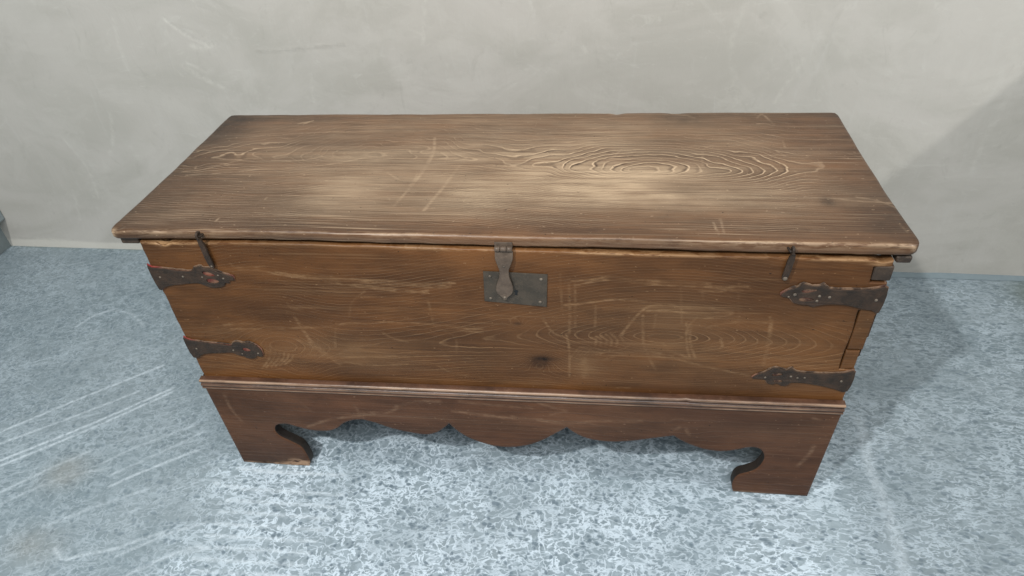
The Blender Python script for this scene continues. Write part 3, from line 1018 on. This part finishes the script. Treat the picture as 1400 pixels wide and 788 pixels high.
vt, q = grid_slab(U, V, 0.024, 0.0035, keep=keep)
x, zz, h = vt.T


def panel_warp(x, z):
    t = (PZ1 - z) / (PZ1 - PZ0)
    left = PX0 + 0.008 * t
    right = PX1 - 0.004 * t + 0.0012 * np.sin(z * 60)
    xx = left + (x - PX0) / (PX1 - PX0) * (right - left)
    z2 = z + (bow(x) - 0.0042 * (x / 1.3)) * np.clip((z - PZ0) / (PZ1 - PZ0), 0, 1) ** 2
    return xx, z2


xx, z2 = panel_warp(x, zz)
top_near = np.exp(-np.maximum(PZ1 - zz, 0) / 0.006)
z2 = z2 + 0.0009 * top_near * fbm(x * 10, x * 0, 51) - top_near * 0.006 * gauss(x, x * 0, 0.093, 0, 0.010, 1) - top_near * 0.005 * gauss(x, x * 0, 1.305, 0, 0.012, 1)
dy = -h + 0.0008 * fbm(x * 4, zz * 8, 52) + np.exp(-((x - PX0) / 0.003)) * 0.001 * fbm(zz * 40, x * 0, 53)
co = np.stack([xx, FY + dy, z2], 1)
me = make_mesh('front_panel', co, q)
x, z = xx, z2
u = np.abs(x - 0.985)
t = 0.040 * (np.sqrt(u * u + 0.0006) / 0.13) ** 1.3
d = 0.085 * np.tanh(t / 0.085) - 0.035 * np.exp(-((x - 0.26) / 0.08) ** 2)
d = d + 0.004 * fbm(x * 6, z * 8, 61)
zc = 0.415 + 0.05 * sm(-(x - 0.7), -0.1, 0.3) * -1 + 0.01 * vnoise(x * 3, x * 0, 62)
dz = z - zc
g = (np.sqrt(dz ** 2 + 2e-5) ** 1.6 + np.maximum(d, 0.004) ** 1.6) ** (1 / 1.6) / 0.0058 + 0.25 * fbm(x * 9, z * 30, 63)
for kx, kz, kr, ka in ((0.758, 0.349, 0.030, 5), (0.717, 0.443, 0.014, 2.5), (0.24, 0.315, 0.03, 3)):
    g = g + ka * np.exp(-((x - kx) ** 2 + ((z - kz) * 1.3) ** 2) / kr ** 2)
attr(me, 'g', g)
gs = (0.5 + 0.5 * np.clip(fbm(x * 3.2, z * 6, 64) + 0.2, -0.6, 1)) * (1 - 0.45 * gauss(x, z, 0.15, 0.45, 0.2, 0.08))
gs = gs + 0.6 * gauss(x, z, 0.95, 0.42, 0.22, 0.07) + 0.5 * gauss(x, z, 0.9, 0.54, 0.25, 0.03) + 0.35 * gauss(x, z, 0.45, 0.53, 0.2, 0.02) + 0.5 * gauss(x, z, 0.26, 0.32, 0.06, 0.025)
attr(me, 'gs', np.clip(gs, 0.05, 1.5))
w = (0.16 * gauss(x, z, 0.98, 0.43, 0.25, 0.08) + 0.25 * gauss(x, z, 0.835, 0.345, 0.03, 0.03) + 0.14 * gauss(x, z, 0.3, 0.35, 0.15, 0.03) + 0.10 * gauss(x, z, 1.15, 0.36, 0.2, 0.05)
     + 0.12 * gauss(x, z, 0.4, 0.36, 0.2, 0.05) + 0.1 * gauss(x, z, 0.15, 0.40, 0.1, 0.02))
attr(me, 'w', np.clip(w * (1 + 0.5 * fbm(x * 9, z * 12, 65)), 0, 0.7))
dk = (0.70 * np.minimum(1, 1.5 * gauss(x, z, 0.758, 0.349, 0.019, 0.0155)) + 0.5 * gauss(x, z, 0.772, 0.358, 0.02, 0.006) + 0.7 * gauss(x, z, 0.720, 0.443, 0.008, 0.004) + 0.35 * gauss(x, z, 0.55, 0.40, 0.12, 0.015)
      + 0.28 * np.exp(-np.maximum(x - PX0, 0) / 0.05) + 0.25 * gauss(x, z, 0.15, 0.47, 0.12, 0.10) + 0.35 * gauss(x, z, 0.667, 0.288, 0.02, 0.006)
      + 0.20 * gauss(x, z, 1.305, 0.45, 0.02, 0.2) + 0.15 * gauss(x, z, 0.84, 0.45, 0.08, 0.04) + 0.3 * gauss(x, z, 0.585, 0.53, 0.01, 0.002))
attr(me, 'd', np.clip(dk * 0.8, 0, 0.9))
attr(me, 's', np.where(h > -0.003, mark_field(x, z, FRONT_MARKS, 0.0026), 0))
fe = np.exp(-((PZ1 - zz - 0.0015) / 0.0024) ** 2) * (0.2 + 0.5 * np.clip(fbm(x * 8, x * 0, 66) + 0.3, 0, 1)) * (h > -0.02)
fe = fe + gauss(x, zz, 0.093, PZ1, 0.012, 0.006) + 0.6 * gauss(x, zz, 1.30, 0.595, 0.015, 0.003)
attr(me, 'e', np.clip(fe, 0, 1))
close_back(me)
front_panel = part('front_panel', me, mat_front)

# ends of the side boards showing through the front corner (finger joints)
for k, (x0, x1, z0, z1, yo, mt) in enumerate(((1.2945, 1.3245, 0.5580, 0.5865, -0.0005, mat_end), (1.2958, 1.3220, 0.4075, 0.4975, 0.0012, None), (1.2950, 1.3185, 0.3615, 0.4045, 0.0006, None))):
    if mt is not None:
        me = box(x0, x1, FY + yo, 0.020, z0, z1, 0.0035, 3, 0.0012, k)
    else:
        Ub = lines(x0, x1, 0.003, (0, .0006, .0015, .003))
        Vb = lines(z0, z1, 0.003, (0, .0006, .0015, .003))
        vt, q = grid_slab(Ub, Vb, 0.022, 0.0025)
        a, b, hh = vt.T
        a = a - 0.004 * (PZ1 - b) / 0.34 * 0.6
        me = make_mesh('finger', np.stack([a, FY + yo - hh, b], 1), q)
        attr(me, 'g', b / 0.006 + 0.4 * fbm(a * 12, b * 45, 63))
        attr(me, 'gs', 0.5 + 0 * a)
        attr(me, 'w', 0.08 + 0 * a)
        attr(me, 'd', 0.18 + 0 * a)
        attr(me, 's', 0 * a)
        attr(me, 'e', 0 * a)
        close_back(me)
    o = part('tenon', me, mt or mat_front)
    if mt is not None:
        o['label'] = 'dark grey end-grain block at the upper front corner'

# ---- box sides, back, bottom
part('side_panel', box(0.0530, 0.0760, 0.0190, 0.468, 0.262, 0.598, 0.002), mat_side)
part('side_panel', box(1.2700, 1.2925, 0.0190, 0.468, 0.262, 0.594, 0.002), mat_side)
part('back_panel', box(0.0500, 1.3150, 0.4690, 0.492, 0.262, 0.600, 0.002), mat_side)
part('bottom_board', box(0.0780, 1.2680, 0.0200, 0.466, 0.264, 0.282, 0.002), mat_inner)

# ---- cleats under the lid's ends
part('cleat', box(0.0040, 0.0400, 0.004, 0.490, 0.5930, 0.6075, 0.004, 3, 0.0010, 5), mat_end)
part('cleat', box(1.3250, 1.3485, 0.000, 0.490, 0.5880, 0.6015, 0.004, 3, 0.0010, 6), mat_end)

# ---- scalloped front base board (apron and bracket feet in one board)
low = [(0.063, 0.001), (0.140, 0.000), (0.221, 0.001), (0.2265, 0.016), (0.2255, 0.040), (0.219, 0.068), (0.200, 0.085), (0.180, 0.100), (0.172, 0.116), (0.177, 0.134), (0.190, 0.141), (0.206, 0.142),
       (0.228, 0.134), (0.250, 0.127), (0.275, 0.125), (0.299, 0.128), (0.318, 0.139), (0.334, 0.154), (0.352, 0.164), (0.366, 0.168), (0.381, 0.169)]
scal = [[(0.381, 0.169), (0.408, 0.160), (0.436, 0.147), (0.476, 0.136), (0.512, 0.132), (0.535, 0.141), (0.552, 0.156), (0.565, 0.171)],
        [(0.565, 0.171), (0.578, 0.152), (0.600, 0.131), (0.628, 0.116), (0.656, 0.107), (0.690, 0.106), (0.722, 0.114), (0.752, 0.130), (0.780, 0.153), (0.808, 0.178)],
        [(0.808, 0.178), (0.824, 0.162), (0.845, 0.149), (0.872, 0.142), (0.904, 0.141), (0.940, 0.147), (0.980, 0.158), (1.020, 0.169)],
        [(1.020, 0.169), (1.036, 0.156), (1.057, 0.144), (1.088, 0.132), (1.120, 0.130), (1.146, 0.137), (1.162, 0.144), (1.178, 0.147), (1.192, 0.141), (1.2015, 0.124),
         (1.2015, 0.104), (1.193, 0.082), (1.178, 0.069), (1.162, 0.060), (1.154, 0.044), (1.153, 0.020), (1.158, 0.002)]]
out = smooth(low[2:], 5)
out = [np.array(low[0]), np.array((0.10, 0.0005)), np.array((0.15, 0.0))] + out[:-1]
for sgm in scal:
    out += smooth(sgm, 5)[:-1]
out += [np.array((1.158, 0.002)), np.array((1.20, 0.001)), np.array((1.25, 0.001)), np.array((1.308, 0.001))]
AZ = 0.262
right_e = [np.array((1.308 + (1.3185 - 1.308) * t, AZ * t + 0.001)) for t in np.linspace(0.1, 1, 14)]
top_e = [np.array((v, AZ)) for v in np.linspace(1.31, 0.06, 200)]
left_e = [np.array((0.052 + (0.063 - 0.052) * t, AZ * (1 - t))) for t in np.linspace(0, 0.93, 14)]
poly = out + right_e + top_e + left_e
AYF, ATH = -0.0155, 0.022
gx, gz = np.meshgrid(np.arange(0.056, 1.316, 0.003), np.arange(0.003, AZ - 0.001, 0.003), indexing='ij')
gx, gz = gx.ravel(), gz.ravel()
PX = np.array([p[0] for p in poly])
PZ = np.array([p[1] for p in poly])
inside = np.zeros(gx.shape, bool)
dist = np.full(gx.shape, 1e9)
for i in range(len(poly)):
    x0, z0, x1, z1 = PX[i - 1], PZ[i - 1], PX[i], PZ[i]
    if z0 != z1:
        c = ((z0 > gz) != (z1 > gz)) & (gx < (x1 - x0) * (gz - z0) / (z1 - z0) + x0)
        inside ^= c
    vx, vz = x1 - x0, z1 - z0
    L = max(vx * vx + vz * vz, 1e-12)
    tt = np.clip(((gx - x0) * vx + (gz - z0) * vz) / L, 0, 1)
    dist = np.minimum(dist, np.hypot(gx - x0 - tt * vx, gz - z0 - tt * vz))
sel = inside & (dist > 0.0022)
pts = [Vector((float(a), float(b))) for a, b in zip(PX, PZ)] + [Vector((float(a), float(b))) for a, b in zip(gx[sel], gz[sel])]
N = len(poly)
res = geometry.delaunay_2d_cdt(pts, [(i, (i + 1) % N) for i in range(N)], [], 1, 1e-7)
cv = [(p.x, p.y) for p in res[0]]
tris = [tuple(f) for f in res[2]]
# the outline's first N points keep their order through orig_verts
orig = {}
for i, ol in enumerate(res[3]):
    for k in ol:
        orig[k] = i
loop = [orig[i] for i in range(N)]
rim = set(loop)
BEV = 0.0016
V = [(a, AYF + (BEV if i in rim else 0), b) for i, (a, b) in enumerate(cv)]
nf = len(V)
F = [t[::-1] for t in tris] if False else list(tris)
V += [(cv[i][0], AYF + ATH, cv[i][1]) for i in loop]
for i in range(N):
    j = (i + 1) % N
    F.append((loop[j], loop[i], nf + i, nf + j))
F.append(tuple(range(nf, nf + N)))
me = make_mesh('apron', V, F)
A = np.array(V)
x, z = A[:, 0], A[:, 2]
on_face = A[:, 1] < 0
rear = A[:, 1] > 0  # back of the board, darkened as painted shade behind the cut-outs
attr(me, 'g', z / 0.011 + 1.2 * fbm(x * 3, z * 12, 71) + 0.3 * fbm(x * 14, z * 40, 72))
attr(me, 'gs', np.clip(0.6 + 0.5 * fbm(x * 4, z * 8, 73), 0.05, 1.2))
attr(me, 'w', np.clip(0.10 * gauss(x, z, 0.75, 0.18, 0.25, 0.03) + 0.10 * gauss(x, z, 1.15, 0.2, 0.2, 0.06) + 0.05 * fbm(x * 6, z * 9, 74), 0, 0.5))
attr(me, 'd', np.clip(0.30 * np.exp(-((x - 0.12) / 0.12) ** 2) + 0.2 * fbm(x * 5, z * 9, 75) + 0.25 * np.exp(-np.maximum(z, 0) / 0.006) * ((x < 0.24) | (x > 1.15)) + 0.7 * rear, 0, 0.8))
attr(me, 's', np.where(on_face, mark_field(x, z, APRON_MARKS, 0.0042), 0))
chip = (gauss(x, z, 0.20, 0.008, 0.024, 0.012) * 3.0 + 1.2 * gauss(x, z, 0.145, 0.004, 0.03, 0.004) + gauss(x, z, 0.085, 0.003, 0.02, 0.004) + 1.1 * gauss(x, z, 1.19, 0.004, 0.04, 0.003))
attr(me, 'e', np.clip(chip, 0, 1))
bm = bmesh.new()
bm.from_mesh(me)
bmesh.ops.recalc_face_normals(bm, faces=bm.faces)
for e in bm.edges:
    if len(e.link_faces) == 2 and e.calc_face_angle(0) > 0.6:
        e.smooth = False
bm.to_mesh(me)
bm.free()
me.materials.append(mat_apron)
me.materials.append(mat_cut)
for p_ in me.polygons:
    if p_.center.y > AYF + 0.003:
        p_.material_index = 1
apron = part('base_board', me, mat_apron)


def side_apron(x0, x1):
    pts = [(0.010, 0.0), (0.12, 0.0)] + [tuple(p) for p in smooth([(0.13, 0.05), (0.11, 0.09), (0.13, 0.13), (0.19, 0.14), (0.25, 0.165), (0.31, 0.14), (0.37, 0.13), (0.385, 0.09), (0.37, 0.05)], 4)] + [(0.38, 0.0), (0.492, 0.0), (0.492, AZ), (0.010, AZ)]
    V = [(x0, a, b) for a, b in pts] + [(x1, a, b) for a, b in pts]
    n = len(pts)
    F = [tuple(range(n)), tuple(range(n, 2 * n))[::-1]] + [(i, (i + 1) % n, n + (i + 1) % n, n + i) for i in range(n)]
    me = make_mesh('side', V, F, False)
    bm = bmesh.new()
    bm.from_mesh(me)
    bmesh.ops.recalc_face_normals(bm, faces=bm.faces)
    bm.to_mesh(me)
    bm.free()
    return me


part('side_base_board', side_apron(0.064, 0.086), mat_side)
part('side_base_board', side_apron(1.283, 1.305), mat_side)
part('back_base_board', box(0.064, 1.305, 0.4925, 0.510, 0.0, 0.2610, 0.002), mat_side)


# ---- moulding
def moulding_profile():
    # (out, z): out grows towards the viewer
    p = [(0.000, 0.2740), (0.0100, 0.2735), (0.0128, 0.2722), (0.0140, 0.2698), (0.0136, 0.2672), (0.0118, 0.2652),
         (0.0096, 0.2642), (0.0098, 0.2628), (0.0124, 0.2616), (0.0136, 0.2592), (0.0132, 0.2564), (0.0116, 0.2546),
         (0.0108, 0.2534), (0.0116, 0.2520), (0.0126, 0.2502), (0.0118, 0.2478), (0.0098, 0.2466), (0.0, 0.2460)]
    return p


def run_moulding(a, b, axis, ymap, n=160):
    p = moulding_profile()
    V, F = [], []
    for i in range(n + 1):
        t = i / n
        s = a + (b - a) * t
        wob = 0.0007 * float(fbm(np.array([s * 14]), np.array([0.3]), 81)[0])
        for k, (o_, z_) in enumerate(p):
            oo = o_ + (wob if 0 < k < len(p) - 1 else 0)
            if axis == 'x':
                oo -= 0.0022 * max(0.0, float(vnoise(np.array([s * 55.0]), np.array([1.5]), 83)[0]) - 0.72) * 4 * (0 < k < 6)
                V.append((s, -0.0072 - oo, z_ + 0.0085 * s - 0.0015 + wob * 0.6))
            else:
                V.append((ymap[0] + ymap[1] * oo, s, z_ + 0.0085 * ymap[0] - 0.0015))
    m = len(p)
    for i in range(n):
        for k in range(m):
            q0, q1 = i * m + k, i * m + (k + 1) % m
            F.append((q0, q1, q1 + m, q0 + m))
    F.append(tuple(range(m)))
    F.append(tuple(range(n * m, (n + 1) * m))[::-1])
    me = make_mesh('moulding', V, F)
    attr(me, 'e', [({2: .8, 3: .5, 9: .6, 14: .75}.get(i % m, 0.0)) for i in range(len(V))])
    bm = bmesh.new()
    bm.from_mesh(me)
    bmesh.ops.recalc_face_normals(bm, faces=bm.faces)
    for e in bm.edges:
        if len(e.link_faces) == 2 and e.calc_face_angle(0) > 0.9:
            e.smooth = False
    bm.to_mesh(me)
    bm.free()
    return me


part('moulding', run_moulding(0.0505, 1.3185, 'x', None), mat_mould)
part('moulding', run_moulding(-0.004, 0.500, 'y', (0.0545, -0.2), 30), mat_mould)
part('moulding', run_moulding(-0.004, 0.500, 'y', (1.3150, 0.2), 30), mat_mould)


# ---- iron straps with their red leather lining
def hole(cx, cz, rx, rz, rot=0.0, n=14):
    c, s = math.cos(rot), math.sin(rot)
    out = []
    for k in range(n):
        a = -2 * math.pi * k / n
        px, pz = rx * math.cos(a), rz * math.sin(a) * (1 - 0.25 * math.cos(a))
        out.append((cx + px * c - pz * s, cz + px * s + pz * c))
    return out


def nail_mesh(x, y, z, r):
    return lathe([(r, 0.0), (r * 0.96, r * 0.25), (r * 0.75, r * 0.55), (r * 0.35, r * 0.75), (r * 0.05, r * 0.8)], 12, 'y', (x, y, z), 'nail')


def strap(outline, holes, nails, lift, left, seed, label):
    """outline: (x, z) of the iron; lift: how far the leather shows above"""
    pts = [tuple(p) for p in smooth(outline, 3, True)]
    y0 = FY - 0.0042
    me = plate([pts] + holes, y0, 0.0022, 0.0005)
    # hammered unevenness, tip lying closer to the wood
    co = np.array([v.co[:] for v in me.vertices])
    co[:, 1] += 0.0007 * fbm(co[:, 0] * 45, co[:, 2] * 45, seed)
    me.vertices.foreach_set('co', co.astype(np.float32).ravel())
    o = part('strap', me, mat_iron)
    o['label'] = label
    # lining: a little larger than the iron
    c = np.mean(np.array(pts), 0)
    bp = []
    P = np.array(pts)
    n = len(P)
    rs = np.random.RandomState(seed)
    jit = rs.uniform(0.6, 1.3, n)
    area = 0.5 * np.sum(P[:, 0] * np.roll(P[:, 1], -1) - np.roll(P[:, 0], -1) * P[:, 1])
    for i in range(n):
        t = P[(i + 1) % n] - P[i - 1]
        nn = np.array([t[1], -t[0]]) / (np.hypot(*t) + 1e-9)
        if area < 0:
            nn = -nn
        upness = max(0.0, nn[1])
        tip = max(0.0, nn[0] if left else -nn[0])
        bp.append(tuple(P[i] + nn * (0.0004 + (0.0024 * upness + 0.0010 * tip) * jit[i] * lift)))
    me = plate([bp], FY - 0.0022, 0.0021, 0.0004)
    co = np.array([v.co[:] for v in me.vertices])
    xe = PX0 if left else PX1
    red = np.clip(1 - np.abs(co[:, 0] - xe) / 0.03, 0, 1) * (1 if left else 0.1)
    tipx = max(p[0] for p in pts) if left else min(p[0] for p in pts)
    red = np.maximum(red, 0.25 * np.clip(1 - np.abs(co[:, 0] - tipx) / 0.012, 0, 1))
    mid = (co[:, 2] < np.mean(P[:, 1])) * 0.04
    red = np.maximum(red, mid)
    attr(me, 'red', red)
    co[:, 1] += 0.0005 * fbm(co[:, 0] * 90, co[:, 2] * 60, seed + 3)
    me.vertices.foreach_set('co', co.astype(np.float32).ravel())
    part('leather_lining', me, mat_leather, o).matrix_parent_inverse = Matrix()
    for nx, nz, r in nails:
        part('nail', nail_mesh(nx, y0 + 0.0002, nz, r), mat_rivet, o)
    return o


strap([(0.0455, 0.553), (0.052, 0.551), (0.075, 0.549), (0.100, 0.546), (0.128, 0.545), (0.137, 0.553), (0.148, 0.557), (0.155, 0.553), (0.166, 0.553), (0.180, 0.545), (0.196, 0.538), (0.205, 0.534),
       (0.204, 0.527), (0.196, 0.527), (0.192, 0.520), (0.186, 0.521), (0.180, 0.513), (0.168, 0.509), (0.155, 0.509), (0.142, 0.513), (0.132, 0.518), (0.118, 0.517), (0.085, 0.513), (0.065, 0.508), (0.0485, 0.501)],
      [hole(0.160, 0.540, 0.0120, 0.0048, -0.25), hole(0.163, 0.524, 0.0120, 0.0058, -0.05)],
      [(0.108, 0.533, 0.0022), (0.146, 0.533, 0.0020), (0.186, 0.531, 0.0022), (0.178, 0.538, 0.0018), (0.062, 0.530, 0.0022)],
      1.0, True, 91, 'upper left iron strap ending in a leaf, crossed by the hook')
strap([(0.0505, 0.378), (0.060, 0.374), (0.090, 0.369), (0.125, 0.366), (0.146, 0.364), (0.152, 0.371), (0.162, 0.374), (0.172, 0.371), (0.182, 0.373), (0.194, 0.370), (0.203, 0.361), (0.207, 0.351),
       (0.205, 0.340), (0.199, 0.336), (0.194, 0.339), (0.186, 0.332), (0.172, 0.331), (0.164, 0.337), (0.152, 0.340), (0.142, 0.345), (0.112, 0.342), (0.080, 0.338), (0.0545, 0.327)],
      [hole(0.176, 0.354, 0.0085, 0.0048, -0.2)],
      [(0.148, 0.352, 0.0022), (0.198, 0.346, 0.0020), (0.164, 0.343, 0.0018), (0.070, 0.352, 0.0022)],
      0.9, True, 92, 'lower left iron strap with a round pierced end')
strap([(1.3235, 0.546), (1.300, 0.542), (1.265, 0.540), (1.238, 0.541), (1.230, 0.545), (1.224, 0.550), (1.217, 0.546), (1.207, 0.546), (1.193, 0.550), (1.186, 0.543), (1.174, 0.538), (1.163, 0.529),
       (1.164, 0.524), (1.176, 0.521), (1.184, 0.512), (1.196, 0.509), (1.208, 0.508), (1.216, 0.504), (1.226, 0.508), (1.245, 0.511), (1.272, 0.509), (1.292, 0.503), (1.310, 0.500), (1.3225, 0.496)],
      [hole(1.205, 0.537, 0.0125, 0.0042, 0.12), hole(1.203, 0.519, 0.0120, 0.0042, 0.0)],
      [(1.183, 0.529, 0.0032), (1.222, 0.527, 0.0026), (1.238, 0.5255, 0.0026), (1.220, 0.517, 0.0024), (1.311, 0.522, 0.0028), (1.174, 0.524, 0.0018)],
      1.15, False, 93, 'upper right iron strap ending in a leaf, below the short hook')
strap([(1.3190, 0.358), (1.300, 0.354), (1.270, 0.351), (1.240, 0.351), (1.222, 0.353), (1.214, 0.358), (1.209, 0.362), (1.203, 0.356), (1.194, 0.358), (1.184, 0.361), (1.174, 0.356), (1.164, 0.347), (1.152, 0.340),
       (1.146, 0.333), (1.158, 0.332), (1.170, 0.330), (1.174, 0.322), (1.184, 0.319), (1.190, 0.323), (1.200, 0.317), (1.210, 0.319), (1.216, 0.326), (1.240, 0.325), (1.268, 0.321), (1.292, 0.314), (1.3165, 0.310)],
      [hole(1.188, 0.345, 0.0095, 0.0045, 0.1), hole(1.192, 0.3285, 0.0085, 0.0040, 0.0)],
      [(1.168, 0.337, 0.0022), (1.212, 0.342, 0.0024), (1.224, 0.339, 0.0022), (1.236, 0.340, 0.0022), (1.300, 0.335, 0.0026)],
      1.0, False, 94, 'lower right iron strap with a pointed leaf end')
# loose thread of lining hanging from the lowest tip
# ---- lock plate
LPY = FY - 0.0030
o = part('lock_plate', plate([[(0.6665, 0.5600), (0.7765, 0.5565), (0.7735, 0.4860), (0.6640, 0.4950)][::-1]], LPY, 0.0026, 0.0005), mat_plate)
lock = o
for nx, nz, r in ((0.6775, 0.5500, 0.0027), (0.7655, 0.5465, 0.0030), (0.6755, 0.5020, 0.0029), (0.7625, 0.4965, 0.0032)):
    part('rivet', nail_mesh(nx, LPY + 0.0002, nz, r), mat_rivet, lock)
kp = [(0.7215 + 0.0034 * math.cos(a), 0.5190 + 0.0034 * math.sin(a)) for a in np.linspace(-1.0, 4.14, 14)] + [(0.7190, 0.5110), (0.7235, 0.5105)]
part('keyhole', plate([kp[::-1]], LPY - 0.0004, 0.0010, 0.0001), mat_hole, lock)

# ---- hasp: three knuckles, strap tongue ending in a drop
hasp_y = FY - 0.0095
half = [(0.0150, 0.6030), (0.0153, 0.5950), (0.0148, 0.5890), (0.0120, 0.5800), (0.0085, 0.5700), (0.0078, 0.5620), (0.0090, 0.5520), (0.0120, 0.5420), (0.0145, 0.5330), (0.0150, 0.5250), (0.0130, 0.5180), (0.0085, 0.5130), (0.0048, 0.5095), (0.0030, 0.5045), (0.0, 0.5030)]
cx = lambda z_: 0.7050 - (0.603 - z_) * 0.035
right_side = [(cx(z_) + w_, z_) for w_, z_ in half]
left_side = [(cx(z_) - w_, z_) for w_, z_ in half[:-1]][::-1]
tongue = plate([right_side + left_side], hasp_y, 0.0030, 0.0008)
tco = np.array([v.co[:] for v in tongue.vertices])
tco[:, 1] += 0.0050 * np.clip((tco[:, 2] - 0.570) / 0.035, 0, 1) ** 2 + 0.0004 * fbm(tco[:, 0] * 60, tco[:, 2] * 60, 95)
tongue.vertices.foreach_set('co', tco.astype(np.float32).ravel())
hasp = part('hasp', tongue, mat_hasp)
part('rivet', nail_mesh(cx(0.510), hasp_y, 0.510, 0.0026), mat_rivet, hasp)
part('rivet', nail_mesh(cx(0.575), hasp_y + 0.0003, 0.5755, 0.0018), mat_rivet, hasp)
ky, kz, kr = FY - 0.0050, 0.6085, 0.0046
for a, b in ((0.6898, 0.6988), (0.6996, 0.7094), (0.7102, 0.7194)):
    part('hinge_knuckle', lathe([(kr * 0.82, 0), (kr, 0.0006), (kr, b - a - 0.0006), (kr * 0.82, b - a)], 16, 'x', (a, ky, kz), 'knuckle'), mat_hasp, hasp)
part('hinge_leaf', box(0.6895, 0.7195, LY0 - 0.0030, LY0 - 0.0006, 0.6095, 0.6190, 0.0005), mat_hasp, hasp)


# ---- hooks hanging from staples in the lid's edge
def hook(ex, ez, tip, label, end_rivet):
    ey = LY0 - 0.001
    # staple eye driven into the lid's edge
    ring = []
    for k in range(13):
        a = math.pi * (k / 12)
        ring.append((ex - 0.0035 * math.cos(a) * 0.9, ey + 0.004 - 0.0125 * math.sin(a), ez + 0.0015 * math.cos(a)))
    staple = part('staple', tube(ring, 0.0019, 8), mat_iron)
    staple['label'] = label + ' staple'
    # bar
    a = Vector((ex + tip[2], FY - 0.0085, ez - 0.004))
    b = Vector((tip[0], FY - 0.0050, tip[1]))
    d = (b - a)
    s = Vector((d.z, 0, -d.x)).normalized()
    V, F = [], []
    n = 16
    for i in range(n + 1):
        t = i / n
        p = a + d * t
        wdt = 0.0034 + 0.0016 * min(1, t * 5) - (0.0018 * max(0, (t - 0.86) / 0.14))
        thk = 0.0018
        for su, sv in ((-1, -1), (-0.8, -1.2), (0.8, -1.2), (1, -1), (1, 1), (-1, 1)):
            V.append(p + s * (wdt * su) + Vector((0, thk * sv, 0)) + Vector((0, 0.0006 * math.sin(t * 7), 0)))
    for i in range(n):
        for k in range(6):
            c0, c1 = i * 6 + k, i * 6 + (k + 1) % 6
            F.append((c0, c1, c1 + 6, c0 + 6))
    F.append(tuple(range(6)))
    F.append(tuple(range(n * 6, n * 6 + 6))[::-1])
    me = make_mesh('hook', V, F, False)
    bm = bmesh.new()
    bm.from_mesh(me)
    bmesh.ops.recalc_face_normals(bm, faces=bm.faces)
    bm.to_mesh(me)
    bm.free()
    bar = part('hook', me, mat_iron)
    bar['label'] = label
    # curled eye on top of the bar going round the staple
    loop_ = []
    for k in range(15):
        t = -0.5 + 2 * math.pi * k / 14 * 0.92
        loop_.append((ex + tip[2] * 0.6, ey - 0.0085 + 0.0050 * math.cos(t), ez + 0.0015 + 0.0062 * math.sin(t)))
    part('hook_eye', tube(loop_, [0.0024] * 15, 8), mat_iron, bar)
    if end_rivet:
        part('rivet', nail_mesh(tip[0] + 0.0005, FY - 0.0068, tip[1] + 0.0035, 0.0040), mat_rivet, bar)
    else:
        part('rivet', nail_mesh(tip[0], FY - 0.0068, tip[1] + 0.004, 0.0022), mat_rivet, bar)


hook(0.1720, 0.6240, (0.1745, 0.556, 0.000), 'long black hook at the left of the lid', False)
hook(1.1600, 0.6160, (1.1600, 0.560, 0.004), 'short black hook with a bright rivet at the right of the lid', True)
